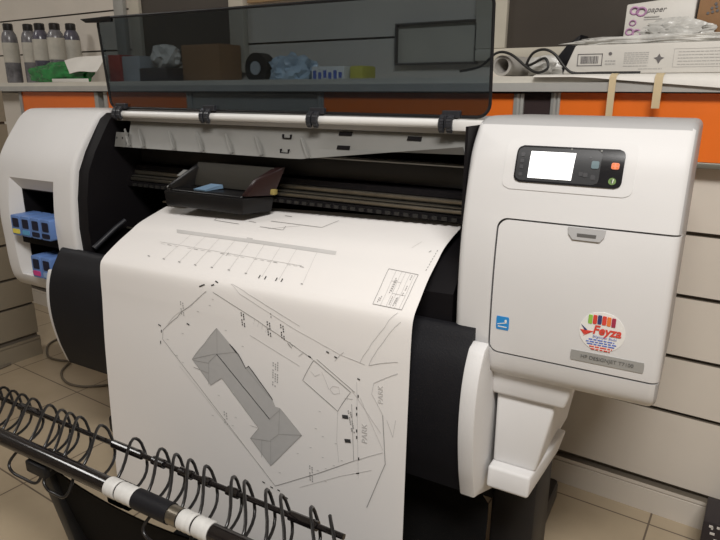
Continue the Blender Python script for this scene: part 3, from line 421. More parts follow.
# stickers
SX, SZ = .0030, .0110
sc = patch('round_sticker', 'st_white', ellipse(-.1135, .7200, .0358, .0348), dr, h=.0008, lo=-.001, rows=24)
tag(sc, 'round white shop sticker reading Feyza')
for k, mt in enumerate(('st_green', 'st_red', 'st_navy', 'st_red', 'st_orange', 'st_maroon')):
    x = -.1332+k*.0072; z = .7405-abs(k-2.3)*.0006; patch('colour_bar', mt, rrect(x-.0032, x+.0032, z-.0070, z+.0085, .0006, 2), sc, h=.0016, rows=8)
front_text('shop_name', 'Feyza', 'st_red', -.1060, .7225, .0215, sc, off=.0018, sx=.92, shear=.2, tilt=0, bold=.0006)
patch('bird_mark', 'st_red', [(-.1475, .7195), (-.1270, .7195), (-.1410, .7115)], sc, h=.0016, rows=6)
patch('bird_mark', 'st_navy', [(-.1465, .7285), (-.1355, .7195), (-.1400, .7185)], sc, h=.0016, rows=6)
patch('bird_mark', 'st_red', [(-.1420, .7090), (-.1270, .7190), (-.1330, .7170)], sc, h=.0016, rows=6)
front_text('sticker_line', 'Bilgisayar Baski', 'st_blue', -.1080, .7110, .0062, sc, off=.0018)
for k, (w, mt) in enumerate(((.020, 'st_blue'), (.024, 'st_blue'), (.022, 'st_blue'), (.018, 'st_red'), (.015, 'st_red'))):
    z = .7050-k*.0042; x = -w
    while x < w-.001:
        l = random.uniform(.004, .010); patch('text_dash', mt, [(-.1125+x, z-.0009), (min(-.1125+x+l, -.1125+w), z-.0009), (min(-.1125+x+l, -.1125+w), z+.0009), (-.1125+x, z+.0009)], sc, h=.0015, rows=2); x += l+.0016
es = patch('energy_sticker', 'st_cyan', rrect(-.2905, -.2675, .6910, .7160, .001, 2), dr, h=.0007, lo=-.001, rows=6)
tag(es, 'small blue energy sticker')
patch('swoosh', 'st_white', [(-.2885, .7012), (-.2720, .7062), (-.2705, .7050), (-.2885, .7000)], es, h=.0013, rows=6)
patch('swoosh', 'st_white', [(-.2870, .6975), (-.2710, .6975), (-.2710, .6958), (-.2870, .6958)], es, h=.0013, rows=3)
patch('star', 'st_white', ellipse(-.2735, .7085, .0022, .0026, 10), es, h=.0013, rows=5)
npl = patch('name_plate', 'plate', rrect(-.1590, -.0440, .6615, .6800, .001, 2), dr, h=.0012, rows=4)
front_text('name_plate_text', 'HP DESIGNJET T7100', 'plate_ink', -.1010, .6710, .0090, npl, off=.0020)
# ---- neck under the right housing
nk = MB()
nk.hexa([(-.300, 1.050, .545), (-.165, 1.050, .545), (-.165, 1.40, .545), (-.300, 1.40, .545)], [(-.302, 1.045, .60), (-.150, 1.045, .60), (-.150, 1.42, .60), (-.302, 1.42, .60)])
nk.hexa([(-.288, 1.05, .40), (-.205, 1.05, .40), (-.205, 1.36, .36), (-.288, 1.36, .36)], [(-.292, 1.06, .55), (-.180, 1.06, .55), (-.180, 1.38, .55), (-.292, 1.38, .55)])
nk.hexa([(-.290, 1.020, .358), (-.208, 1.020, .358), (-.200, 1.25, .335), (-.290, 1.25, .335)], [(-.290, 1.026, .402), (-.208, 1.026, .402), (-.186, 1.25, .395), (-.290, 1.25, .395)])
nk.build('support_neck', 'white', PR, bevel=.006, seg=3)
ln = MB().hexa([(-1.63, 1.06, .40), (-1.535, 1.06, .40), (-1.535, 1.36, .40), (-1.63, 1.36, .40)], [(-1.64, 1.05, .54), (-1.535, 1.05, .54), (-1.535, 1.38, .54), (-1.64, 1.38, .54)])
ln.build('support_neck', 'white', PR, bevel=.006, seg=3)
# ---- side fins and the black front cover (convex)
COV = [(1.024, .683), (1.010, .6815), (.992, .656), (.974, .627), (.962, .59), (.957, .55), (.9565, .515), (.960, .475), (.970, .42), (.980, .385), (.990, .353)]
cv = cr(COV, 3); back = [(y+.035, z) for y, z in cv[::-1]]
back = [(1.022 if z > .60 else max(y, 1.0), z) for y, z in back]
MB().prism_x(cv[1:]+back[1:-2], -1.503, -.3275).build('front_cover', 'charcoal', PR, smooth=40)
fin = [(y+.004, z) for y, z in cv if z < .668]+[(1.003, .345), (1.10, .30), (1.30, .30), (1.30, .50), (1.12, .585), (1.030, .600), (1.012, .645), (1.008, .664)]
MB().prism_x([(y-.012, z) if y < 1.0 else (y, z) for y, z in fin][1:], -.329, -.298).build('side_fin', 'white', PR, smooth=40, bevel=.004, bang=60)
MB().prism_x([(y+.004, z) if y < 1.0 else (y, z) for y, z in fin if z < .63 and not (y > 1.001 and z > .59)], -1.530, -1.5035).build('side_fin', 'white', PR, smooth=40, bevel=.004, bang=60)
# ---- chassis inside
ch = MB()
ch.box(-1.419, -.371, 1.34, 1.395, .40, 1.03)
ch.box(-1.419, -.371, 1.06, 1.34, .40, .62)
ch.box(-.376, -.371, 1.04, 1.38, .59, 1.04)
ch.prism_x([(1.395, 1.035), (1.158, 1.037), (1.135, 1.022), (1.112, .99), (1.078, .94), (1.052, .89), (1.038, .82), (1.032, .74), (1.036, .66), (1.10, .60), (1.395, .60)], -1.4435, -1.405)
ch.build('chassis', 'inside', PR, smooth=40)
MB().prism_x([(1.155, 1.018), (1.155, 1.047), (1.40, 1.045), (1.40, 1.018)], -1.404, -.377).build('top_cover', 'silver', PR, bevel=.003)
# platen under the sheet
pf = [(1.03, .62), (1.03, .705), (1.07, .742), (1.15, .772), (1.25, .788), (1.34, .79), (1.34, .62)]
pr_ = [(1.03, .62), (1.03, .735), (1.07, .780), (1.15, .808), (1.25, .818), (1.34, .82), (1.34, .62)]
n = len(pf); pm = MB(); pm.add([(-1.285, y, z) for y, z in pf]+[(-.380, y, z) for y, z in pr_], [tuple(range(n))[::-1], tuple(range(n, 2*n))]+[(i, (i+1) % n, n+(i+1) % n, n+i) for i in range(n)])
pm.build('platen', 'inside', PR)
MB().tube([(-1.404, 1.155, .7235), (-1.30, 1.155, .7235)], .0035, 8).build('guide_rod', 'steel', PR)
MB().box(-1.372, -1.30, 1.262, 1.274, .782, .786).sc().build('guide_strip', 'steel', PR)
MB().box(-1.39, -1.30, 1.30, 1.32, .79, .793).sc().build('guide_strip', 'steel_dark', PR)
MB().tube([(-1.397, 1.035, .690), (-1.385, 1.10, .735), (-1.38, 1.13, .752)], [.0075, .0065, .006], 12).build('lever', 'clip', PR)
MB().box(-1.404, -.377, 1.325, 1.374, .884, .938).sc(keepx=True).build('carriage_beam', 'beam', PR, bevel=.004)
MB().tube([(-1.404, 1.310, .938), (-.377, 1.310, .938)], .004, 8).sc(keepx=True).build('guide_rail', 'steel_dark', PR)
MB().tube([(-1.404, 1.305, .8575), (-.377, 1.305, .8575)], .0075, 12).sc(keepx=True).build('guide_rail', 'steel', PR)
MB().box(-1.404, -.377, 1.278, 1.296, .834, .844).sc(keepx=True).build('guide_rail', 'steel', PR, bevel=.003)
MB().box(-1.404, -.377, 1.285, 1.374, .846, .849).sc(keepx=True).build('rail_shelf', 'steel_dark', PR)
MB().box(-1.404, -.377, 1.300, 1.374, .866, .880).sc(keepx=True).build('drive_belt', 'inside', PR)
pn = MB()
for k in range(46): pn.box(-1.38+k*.0218, -1.38+k*.0218+.012, 1.262, 1.29, .821, .829)
pn.sc(keepx=True).build('pinch_wheels', 'beam', PR)
MB().box(-1.404, -.377, 1.268, 1.36, .819, .832).sc(keepx=True).build('paper_guide', 'inside', PR)
# ---- carriage
cg = MB()
cg.hexa([(-1.297, 1.205, .790), (-1.025, 1.205, .790), (-.975, 1.262, .795), (-1.27, 1.262, .795)], [(-1.300, 1.203, .832), (-1.020, 1.203, .832), (-.965, 1.262, .836), (-1.275, 1.262, .836)])
cg.hexa([(-1.275, 1.205, .832), (-1.03, 1.205, .832), (-.985, 1.262, .84), (-1.245, 1.262, .84)], [(-1.270, 1.207, .838), (-1.034, 1.207, .838), (-.985, 1.262, .846), (-1.245, 1.262, .846)])
car = cg.sc().build('print_carriage', 'carriage', PR, bevel=.004)
MB().hexa([(-1.225, 1.245, .846), (-.985, 1.245, .846), (-.985, 1.262, .846), (-1.225, 1.262, .846)], [(-1.215, 1.253, .910), (-.955, 1.253, .910), (-.955, 1.265, .910), (-1.215, 1.265, .910)]).sc().build('carriage_back', 'olive', car, bevel=.002)
MB().hexa([(-1.030, 1.207, .838), (-1.012, 1.207, .838), (-.955, 1.25, .84), (-.975, 1.25, .84)], [(-1.000, 1.222, .880), (-.985, 1.222, .880), (-.925, 1.262, .915), (-.955, 1.262, .915)]).sc().build('carriage_side', 'wine', car, bevel=.002)
MB().hexa([(-1.290, 1.207, .838), (-1.268, 1.207, .838), (-1.225, 1.25, .84), (-1.245, 1.25, .84)], [(-1.285, 1.210, .850), (-1.270, 1.210, .850), (-1.195, 1.262, .912), (-1.215, 1.262, .912)]).sc().build('carriage_side', 'carriage', car, bevel=.002)
MB().hexa([(-1.195, 1.212, .839), (-1.155, 1.212, .839), (-1.120, 1.244, .846), (-1.160, 1.244, .846)], [(-1.195, 1.210, .843), (-1.155, 1.210, .843), (-1.120, 1.242, .856), (-1.160, 1.242, .856)]).sc().build('blue_label', 'paleblue', car)
for a in ((-1.305, 1.222, .835), (-1.285, 1.244, .865)):
    x, y, z = a; MB().hexa([(x, y, z), (x+.024, y, z), (x+.038, y+.012, z+.016), (x+.016, y+.012, z+.016)], [(x, y-.003, z+.004), (x+.024, y-.003, z+.004), (x+.038, y+.009, z+.02), (x+.016, y+.009, z+.02)]).sc().build('grey_tab', 'greymark', car)
MB().box(-.968, -.950, 1.243, 1.258, .842, .857).sc().build('yellow_clip', 'yellowish', car, bevel=.002)
# ---- baffle under the lid rail
def bz_(x): return .951 if x < -.80 else .951+(x+.80)/(.385)*.045
xs = [-1.358+i*.0314 for i in range(31)]
R0 = [(x, 1.166, 1.024) for x in xs]; R1 = [(x, 1.150, min(.974, bz_(x)+.02)+(.0 if x < -.8 else (x+.8)/.385*.006)) for x in xs]; R2 = [(x, 1.138, bz_(x)) for x in xs]
bm_ = MB(); n = len(xs); th = .004
vs = R0+R1+R2+[(x, y+th, z) for x, y, z in R0+R1+R2]
fs = [(r*n+i, r*n+i+1, (r+1)*n+i+1, (r+1)*n+i) for r in range(2) for i in range(n-1)]
fs += [tuple(q+3*n for q in f[::-1]) for f in fs]
bd = [i for i in range(n)]+[n*2-1, n*3-1]+[2*n+i for i in range(n-2, -1, -1)]+[n]
fs += [(bd[i], bd[(i+1) % len(bd)], bd[(i+1) % len(bd)]+3*n, bd[i]+3*n) for i in range(len(bd))]
bm_.add(vs, fs)
bm_.hexa([(-1.398, 1.136, .951), (-1.357, 1.136, .951), (-1.357, 1.142, .951), (-1.398, 1.142, .951)], [(-1.398, 1.146, .988), (-1.357, 1.146, .988), (-1.357, 1.152, .988), (-1.398, 1.152, .988)])
baf = bm_.build('inner_baffle', 'baffle', PR, smooth=15)
for x in (-1.345, -1.293, -1.183, -1.088, -.995, -.905, -.775):
    MB().hexa([(x, 1.133, .956), (x+.007, 1.133, .956), (x+.006, 1.142, .956), (x+.001, 1.142, .956)], [(x-.028, 1.151, .996), (x-.025, 1.151, .996), (x-.025, 1.154, .998), (x-.028, 1.154, .998)]).build('stiffening_rib', 'baffle', baf, smooth=60)
for x, z in ((-.690, 1.010), (-.690, .981), (-.527, 1.006)):
    y = 1.150+(z-.974)/.05*.016; MB().hexa([(x-.016, y-.004, z-.004), (x+.016, y-.004, z-.004), (x+.016, y+.003, z-.004), (x-.016, y+.003, z-.004)], [(x-.014, y-.003, z+.004), (x+.016, y-.003, z+.004), (x+.016, y+.003, z+.004), (x-.014, y+.003, z+.004)]).build('slot', 'inside', baf)
for x, z in ((-.842, .998), (-.842, .966), (-1.382, .972)):
    y = 1.150+(z-.974)/.05*.016-(.006 if x < -1.2 else .002); q = MB()
    q.box(x-.012, x+.012, y-.002, y+.004, z-.0045, z-.0028).box(x-.012, x-.0095, y-.002, y+.004, z-.0045, z+.0045).box(x+.0095, x+.012, y-.002, y+.004, z-.0045, z+.0045)
    q.build('bracket_mark', 'inside', baf)
# ---- white rail, hinge clips and the smoked lid
MB().tube([(-1.385, 1.146, 1.0355), (-.415, 1.146, 1.0385)], .0088, 16).build('lid_rail', 'rail_white', PR)
MB().prism_x([(1.135, 1.025), (1.135, 1.046), (1.18, 1.048), (1.18, 1.025)], -.452, -.371).build('rail_socket', 'rail_white', PR, bevel=.004)
def lid_y(z):  # gently bowed sheet, top leaning forward
    t = (z-1.050)/.225; return 1.150+.022*t*(1-t)*1.2-.018*t*t
LZ0, LZ1, LXA, LXB = 1.0515, 1.272, -1.418, -.372
lp = rrect(LXA, LXB, LZ0, LZ1, .024, 6)
def lid_mesh(poly, y0, y1, rows=16):
    mb = MB(); zs = sorted({round(LZ0+(LZ1-LZ0)*k/rows, 5) for k in range(rows+1)} | {round(p[1], 5) for p in poly}); L = []
    for z in zs:
        z = min(max(z, LZ0+1e-6), LZ1-1e-6); xs = [xa+(xb-xa)*(z-za)/(zb-za) for (xa, za), (xb, zb) in zip(poly, poly[1:]+poly[:1]) if (za-z)*(zb-z) <= 0 and za != zb]
        L.append((min(xs), max(xs), z))
    vs = []
    for a, b, z in L: vs += [(a, lid_y(z)+y0, z), (b, lid_y(z)+y0, z), (b, lid_y(z)+y1, z), (a, lid_y(z)+y1, z)]
    R = len(L)-1; fs = [(3, 2, 1, 0), tuple(4*R+i for i in range(4))]
    for k in range(R):
        for i in range(4): fs.append((4*k+i, 4*k+(i+1) % 4, 4*k+4+(i+1) % 4, 4*k+4+i))
    return mb.add(vs, fs)
lid = lid_mesh(lp, 0, .004).build('lid', 'smoked', PR, smooth=40)
rim = [(x, lid_y(z)+.002, z) for x, z in lp]
MB().tube(rim, .0032, 8, closed=True).build('lid_rim', 'black', lid, smooth=60)
MB().hexa([(-1.452, 1.128, 1.262), (-1.36, 1.128, 1.262), (-1.36, 1.142, 1.262), (-1.425, 1.142, 1.262)], [(-1.470, 1.126, 1.272), (-1.36, 1.126, 1.274), (-1.36, 1.142, 1.274), (-1.470, 1.140, 1.272)]).build('lid_grip', 'black', lid, bevel=.002)
for x in (-1.372, -1.066, -.757, -.450):
    cb = MB(); arc = []
    for k in range(15):
        a = math.radians(-60+k*270/14); arc.append((1.146-.0195*math.cos(a), 1.037-.0195*math.sin(a)*-1))
    inn = [(1.146+(y-1.146)*.55, 1.037+(z-1.037)*.55) for y, z in arc[::-1]]
    for xa, xb, s in ((x-.015, x-.004, 1), (x+.001, x+.013, 1.0)):
        for k in range(14):
            q = [arc[k], arc[k+1], inn[13-k], inn[14-k]]; cb.prism_x(q, xa, xb)
    cb.box(x-.012, x+.024, 1.140, 1.152, 1.050, 1.063)
    cb.box(x-.004, x+.001, 1.131, 1.150, 1.030, 1.055)
    cb.build('hinge_clip', 'clip', lid, bevel=.0012, seg=1)
# ---- stand
def leg(x0, x1, nm='leg'):
    l = MB().box(x0, x1, 1.15, 1.30, .05, .39).build(nm, 'leg', PR, bevel=.008)
    MB().box(x0+.012, x1-.012, 1.12, 1.50, .045, .105).build('foot', 'leg', l, bevel=.012)
    for y in (1.16, 1.46):
        MB().tube([((x0+x1)/2-.014, y, .0302), ((x0+x1)/2+.014, y, .0302)], .030, 18).build('caster', 'black', l, bevel=.003)
leg(-.312, -.216); leg(-1.56, -1.465)
MB().box(-1.465, -.312, 1.20, 1.26, .20, .26).build('cross_bar', 'leg', PR, bevel=.005)

# ================================================================== ink cartridges
def cartridge(x, z0, h, y, lab, label):
    r = thing('ink_cartridge', label, 'ink cartridge', (x, y, z0), 'P', 'blue ink cartridges in the open bay')
    w = .0424; m = MB()
    m.prism_y(rrect(x-w/2, x+w/2, z0, z0+h, .006, 3), y, y+.07)
    bd = m.build('cartridge_body', 'cart', r, bevel=.002, bang=60)
    MB().prism_y(rrect(x-.0125, x+.0145, z0+h*.42, z0+h*.86, .003, 2), y-.001, y+.012).build('window', 'cart_dark', bd)
    if lab: MB().prism_y(rrect(x-.016, x+.016, z0+h*.10, z0+h*.32, .003, 2), y-.0014, y+.01).build('colour_label', lab, bd)
for i, (lab, what) in enumerate((('yellow', 'blue ink cartridge with yellow label, first in the upper row'), ('cyan', 'blue ink cartridge with cyan label, beside the yellow one in the upper row'), ('cart_dark', 'blue ink cartridge with dark label, third in the upper row'), ('cart_dark', 'blue ink cartridge with dark label, upper row, next to the housing strip'))):
    cartridge(-1.6760+i*.0440, .7002, .058, 1.0, lab, what)
for i, (lab, what) in enumerate((('magenta', 'blue ink cartridge with magenta label in the lower pair'), ('greylab', 'blue ink cartridge with pale label beside the magenta one, lower pair'))):
    cartridge(-1.612+i*.0455, .5838, .064, 1.002, lab, what)
# ================================================================== the plotted sheet
PB = (-.845, .945, .055)
U, SS = 24, 72
pm = MB(); pm.add([paper_pt(i/U, 12*j/SS) for j in range(SS+1) for i in range(U+1)], [(j*(U+1)+i, j*(U+1)+i+1, (j+1)*(U+1)+i+1, (j+1)*(U+1)+i) for j in range(SS) for i in range(U)])
PT = thing('printed_plan', 'white plan print hanging from the plotter, with a grey roof plan drawn on it', 'printed sheet', PB, 'P')
def pn_(u, s):
    e = .002; a = Vector(paper_pt(u, max(0, min(11.99, s-e*20)))); b = Vector(paper_pt(u, max(0, min(11.99, s+e*20)))); c = Vector(paper_pt(u+e, s)); d = Vector(paper_pt(u-e, s))
    n = (c-d).cross(b-a).normalized(); return n if n.y < .2 and (n.y < 0 or n.z > 0) and (n.z > -.2) else -n
# thin sheet: front skin and back skin .4 mm apart
n0 = len(pm.v); back_ = []
for j in range(SS+1):
    for i in range(U+1):
        p = Vector(pm.v[j*(U+1)+i]); back_.append(p-pn_(i/U, min(11.9, max(.1, 12*j/SS)))*.0005)
fs = list(pm.f); pm.add(back_, [tuple(q for q in f[::-1]) for f in fs])
W1 = U+1; rim_ = [i for i in range(W1)]+[j*W1+U for j in range(1, SS+1)]+[SS*W1+i for i in range(U-1, -1, -1)]+[j*W1 for j in range(SS-1, 0, -1)]
pm.add([], []); base_n = 0
for a, b in zip(rim_, rim_[1:]+rim_[:1]): pm.f.append([b, a, a+n0, b+n0]); pm.mi.append(0)
pm.build('sheet', 'paper', PT, smooth=60)
ink = MB()
def strip(pts, w, off):
    P = []
    for (u0, s0), (u1, s1) in zip(pts, pts[1:]):
        d = (Vector(paper_pt(u1, s1))-Vector(paper_pt(u0, s0))).length; k = max(1, int(d/.012))
        for t in range(k): P.append((u0+(u1-u0)*t/k, s0+(s1-s0)*t/k))
    P.append(tuple(pts[-1])); L = []; R = []
    C = [Vector(paper_pt(*p)) for p in P]
    for i, p in enumerate(P):
        t = (C[min(i+1, len(C)-1)]-C[max(i-1, 0)]).normalized(); n = pn_(*p); sd = t.cross(n).normalized()*w/2
        L.append(C[i]+sd+n*off); R.append(C[i]-sd+n*off)
    m = len(P); ink.add(L+R, [(i, i+1, m+i+1, m+i) for i in range(m-1)])
for kind, pts in FILLS:
    if kind == 0:
        ink.mat(3); ink.add([Vector(paper_pt(*p))+pn_(*p)*.0007 for p in pts], [tuple(range(len(pts)))])
    else:
        ink.mat(0); (a, b, c, d) = pts; k = 24
        vs = []
        for i in range(k+1):
            t = i/k
            for p, q in ((a, b), (d, c)):
                r = (p[0]+(q[0]-p[0])*t, p[1]+(q[1]-p[1])*t); vs.append(Vector(paper_pt(*r))+pn_(*r)*.0008)
        ink.add(vs, [(2*i, 2*i+1, 2*i+3, 2*i+2) for i in range(k)])
for sh, w, pts in LINES: ink.mat(sh); strip(pts, w*.00085, .0010+.0002*sh)
ink.mat(0)
for (ua, sa, ub, sb) in ((.9335, 9.632, .9317, 9.253), (.8947, 10.165, .8934, 9.928)):
    a, b = Vector(paper_pt(ua, sa)), Vector(paper_pt(ub, sb)); ex = (b-a); ln_ = ex.length; ex.normalize(); n = pn_(ua, sa); ey = n.cross(ex)
    vs, f = text_mesh('PARK', ln_*.36); c = (a+b)/2
    ink.add([c+ex*x+ey*y+n*.0011 for x, y, _ in vs], f)
ink.build('printed_drawing', ['ink0', 'ink1', 'ink2', 'hatch'], PT, recalc=False, smooth=60)

# ================================================================== the catch bin in front
BN = thing('catch_bin', 'black wire and fabric catch basket with white tape on its front bar', 'catch basket', (-.9, .85, 0), 'P')
BX0, BX1 = -1.46, -.42
FY, FZ, RY, RZ = .60, .4225, .70, .418
MB().tube([(BX0, FY, FZ), (BX1, FY, FZ)], .0150, 20).build('front_bar', 'rod', BN)
MB().tube([(BX0, FY+.016, FZ-.020), (BX1, FY+.016, FZ-.020)], .009, 12).build('under_bar', 'rod', BN)
MB().tube([(BX0, RY, RZ), (BX1, RY, RZ)], .0050, 12).build('rear_bar', 'rod', BN)
for x0, x1 in ((-.93, -.885), (-1.235, -1.20)): MB().tube([(x0-.03, RY, RZ), (x0-.027, RY, RZ), (x1+.01, RY, RZ), (x1+.013, RY, RZ)], [.005, .0085, .0085, .005], 12).build('bar_sleeve', 'rod', BN)
for x0, x1 in ((-.845, -.815), (-.775, -.745), (-.72, -.70), (-.66, -.635), (-.525, -.47)): MB().tube([(x0, RY, RZ), (x1, RY, RZ)], .0085, 12).build('bar_sleeve', 'rod', BN)
MB().tube([(-.775, FY, FZ), (-.694, FY, FZ)], .0180, 20).build('bar_sleeve', 'charcoal', BN)
MB().tube([(-.694, FY, FZ), (-.672, FY, FZ)], .0165, 20).build('bar_collar', 'steel', BN)
def tape(x0, x1):
    pts = []; rr = []
    for k in range(9): pts.append((x0+(x1-x0)*k/8, FY, FZ)); rr.append(.0168+.0004*math.sin(k*2.1)+(.0006 if 0 < k < 8 else 0))
    MB().tube(pts, rr, 22).build('tape_wrap', 'tape', BN, smooth=50)
for a in ((-.845, -.819), (-.815, -.776), (-.669, -.640), (-.636, -.604)): tape(*a)
# one coil of coated wire winding round both bars
tops = [-1.432, -1.401, -1.377, -1.335, -1.301, -1.267, -1.228, -1.169, -1.129, -1.103, -1.071, -1.003, -.904, -.833, -.796, -.761, -.721, -.656, -.631, -.583, -.553, -.491, -.455]
cp_ = []; K = 24
for a, b in zip(tops, tops[1:]):
    for k in range(K):
        t = k/K; th = 2*PI*t
        yy, zz = math.sin(th+.9), math.cos(th+.9)
        e = .75; yy = math.copysign(abs(yy)**e, yy); zz = math.copysign(abs(zz)**e, zz)
        y = .664+.056*yy
        cp_.append((a+.040+(b-a)*t-(.55+.40*zz)*(y-.65)+.018*zz, y, .419+(.032 if zz > 0 else .046)*zz-.28*max(0, .70-y)*(1 if zz > 0 else .1)))
MB().tube(cp_, .0030, 8).build('wire_coil', 'wire', BN, smooth=60)
def loop_wire(x0, x1):
    p = [(x0, FY+.01, FZ-.012), (x0-.012, FY-.012, FZ-.040), (x0+.004, FY-.018, FZ-.054), ((x0+x1)/2, FY-.018, FZ-.056), (x1-.004, FY-.018, FZ-.054), (x1+.006, FY-.01, FZ-.040), (x1, FY+.01, FZ-.012)]
    MB().tube(cr(p, 4), .003, 8).build('wire_hook', 'wire', BN, smooth=60)
for a in ((-1.12, -1.04), (-1.01, -.955), (-.74, -.655)): loop_wire(*a)
# arm and fabric
AX = -1.045
MB().hexa([(AX-.012, .675, .0), (AX+.012, .675, .0), (AX+.012, .705, .0), (AX-.012, .705, .0)], [(AX-.016, .596, .408), (AX+.016, .596, .408), (AX+.016, .622, .408), (AX-.016, .622, .408)]).build('arm', 'black', BN, bevel=.003)
MB().box(AX-.03, AX+.03, .585, .64, .382, .408).build('arm_bracket', 'black', BN, bevel=.005)
fr = [(.612, .395), (.625, .33), (.648, .24), (.685, .14), (.75, .06), (.85, .032), (.95, .03), (1.04, .05), (1.075, .12), (1.085, .20), (1.088, .27), (1.086, .315)]
fc_ = cr(fr, 3); fb = MB(); nx = 26; vs = []
for i in range(nx+1):
    t = i/nx; x = AX+.004+(-.300-AX-.004)*t
    for j, (y, z) in enumerate(fc_):
        q = j/(len(fc_)-1); zz = z; yy = y
        if q < .2: zz -= (.2-q)*5*.030*math.sin(PI*min(1, t*1.6))**.7 if t*1.6 < 1 else 0
        if q < .5: yy += .01*math.sin(9*t)*q
        if q > .8 and t > .93: zz -= (q-.8)*5*((t-.93)/.07)**2*.045
        vs.append((x, yy, max(zz, .026)))
m = len(fc_); fb.add(vs, [(i*m+j, i*m+j+1, (i+1)*m+j+1, (i+1)*m+j) for i in range(nx) for j in range(m-1)])
o = fb.build('fabric_sling', 'fabric', BN, smooth=60, recalc=False)
sd = o.modifiers.new('s', 'SOLIDIFY'); sd.thickness = .003; sd.offset = 0
MB().box(-.905, -.845, .632, .662, .345, .385).box(-.895, -.855, .625, .635, .352, .372).build('bar_clamp', 'black', BN, bevel=.004)

# ================================================================== the room
def struct(o): o['kind'] = 'structure'; return o
struct(MB().box(-4.1, 3.1, -3.4, 2.2, -.05, 0).build('floor', 'floor'))
# back wall: slatwall panels with grooves
GZ = [(.775, .010), (.618, .010), (.457, .010), (.305, .010)]
def slat(zs, top, y, d=.014, plinth=True):
    pr = []
    pr += [(y-.010, 0), (y-.010, .068), (y-.006, .069), (y-.006, .0715), (y-.010, .0725), (y-.010, .083), (y+d, .083), (y+d, .097), (y, .099)] if plinth else [(y, 0)]
    for z, h in sorted(zs):
        pr += [(y, z-h/2), (y+d*.7, z-h/2), (y+d, z-h/2+.001), (y+d, z+h/2), (y, z+h/2)]
    pr += [(y, top)]
    return pr
def slatwall(name, zs, top, y, x0, x1, plinth=True, thick=.09, axis='x', col='wall'):
    pr = slat(zs, top, y, plinth=plinth); n = len(pr); mb = MB()
    f = (lambda x, p: (x, p[0], p[1])) if axis == 'x' else (lambda x, p: (-p[0], x, p[1]))
    vs = [f(x0, p) for p in pr]+[f(x1, p) for p in pr]
    for i in range(n-1):
        deep = pr[i][0] > y+.004 or pr[i+1][0] > y+.004
        mb.mat(1 if deep else 0); mb.add([vs[i], vs[i+1], vs[n+i+1], vs[n+i]], [(0, 1, 2, 3)])
    mb.mat(0); bk = y+thick
    for x in (x0, x1): mb.add([f(x, p) for p in pr]+[f(x, (bk, top)), f(x, (bk, 0))], [tuple(range(n+2))])
    mb.add([f(x0, (bk, 0)), f(x1, (bk, 0)), f(x1, (bk, top)), f(x0, (bk, top))], [(0, 1, 2, 3)])
    mb.add([f(x0, (y, top)), f(x1, (y, top)), f(x1, (bk, top)), f(x0, (bk, top))], [(0, 1, 2, 3)])
    mb.add([f(x0, pr[0]), f(x1, pr[0]), f(x1, (bk, 0)), f(x0, (bk, 0))], [(0, 1, 2, 3)])
    return struct(mb.build(name, [col, 'groove'], smooth=20))
slatwall('wall_back', GZ, 1.078, 1.63, -3.6, 2.2)
slatwall('wall_left', [(z, .010) for z in (.97, .80, .639, .495, .352, .231)], 1.09, 2.5, -2.2, 1.28, axis='y', col='wall_shade')

# ---- from here to the floor things: the ledge of the half wall, the upper wall and all that stands there
BEFORE = set(bpy.data.objects[:])
KS = 1.14
slatwall('wall_upper', [(1.247, .006), (1.395, .006)], 2.45, 1.63, -3.3, 1.6, plinth=False)
# orange band with aluminium frames
FYB = 1.40
def band(n, x0, x1, fl=True, fr_=True):
    tp = 1.0985+.0050*min(0, x0+.3)-.001
    b = MB().box(x0, x1, FYB, FYB+.0296, .966, tp).build('trim_%d' % n, 'orange'); struct(b)
    q = lambda xs: [(xs[0], FYB+.0296), (xs[0], FYB-.004), (xs[1], FYB-.006), (xs[2], FYB-.003), (xs[3], FYB-.006), (xs[4], FYB-.004), (xs[4], FYB+.0296)]
    if fl: MB().prism_z(q((x0-.020, x0-.013, x0-.009, x0-.004, x0)), .966, tp).build('frame', 'alu', b, smooth=20)
    if fr_: MB().prism_z(q((x1, x1+.009, x1+.013, x1+.017, x1+.023)), .966, tp).build('frame', 'alu', b, smooth=20)
band(1, -2.5784, -2.0883); band(2, -2.0134, -1.5973); band(3, -1.0481, -0.5088); band(4, -0.4043, 1.2325, True, False)
struct(MB().box(-0.4856, -0.4245, FYB+.002, FYB+.0296, .966, 1.096).build('trim_5', 'darkgap'))
struct(MB().box(-1.5737, -1.0688, FYB+.002, FYB+.0296, .966, 1.090).build('trim_6', 'alu'))
struct(MB().box(-2.5981, 1.2325, FYB-.004, FYB+.0296, .954, .9655).build('trim_7', 'strip', bevel=.002))
# windows above the shelf
def window(n, x0, x1, z0, z1, fl, fw, fmat, pane):
    f = MB().box(x0-fl, x0, 1.606, 1.6295, z0, z1).box(x1, x1+fw, 1.606, 1.6295, z0, z1).box(x0-fl, x1+fw, 1.606, 1.6295, z1, z1+min(.04, fl)).box(x0-fl, x1+fw, 1.606, 1.6295, z0-min(.03, fl), z0)
    f = struct(f.build('window_%d' % n, fmat, bevel=.003))
    MB().box(x0, x1, 1.62, 1.6295, z0, z1).build('pane', pane, f)
window(1, -2.065, -1.60, 1.185, 2.1, .06, .065, 'frame_cream', 'night')
window(2, -.620, .9, 1.2055, 2.1, .085, .05, 'frame_cream', 'night')
window(3, -.945, -.705, 1.175, 1.275, .006, .007, 'night', 'frame_cream')
struct(MB().box(-2.225, -2.165, 1.612, 1.6295, 1.133, 2.1).build('trim_8', 'alu', bevel=.003))
bd = MB().box(-1.52, -1.02, 1.612, 1.6295, 1.372, 1.62).build('wall_board', 'board', bevel=.002)
tag(bd, 'tan wooden board on the wall above the open lid', 'board')
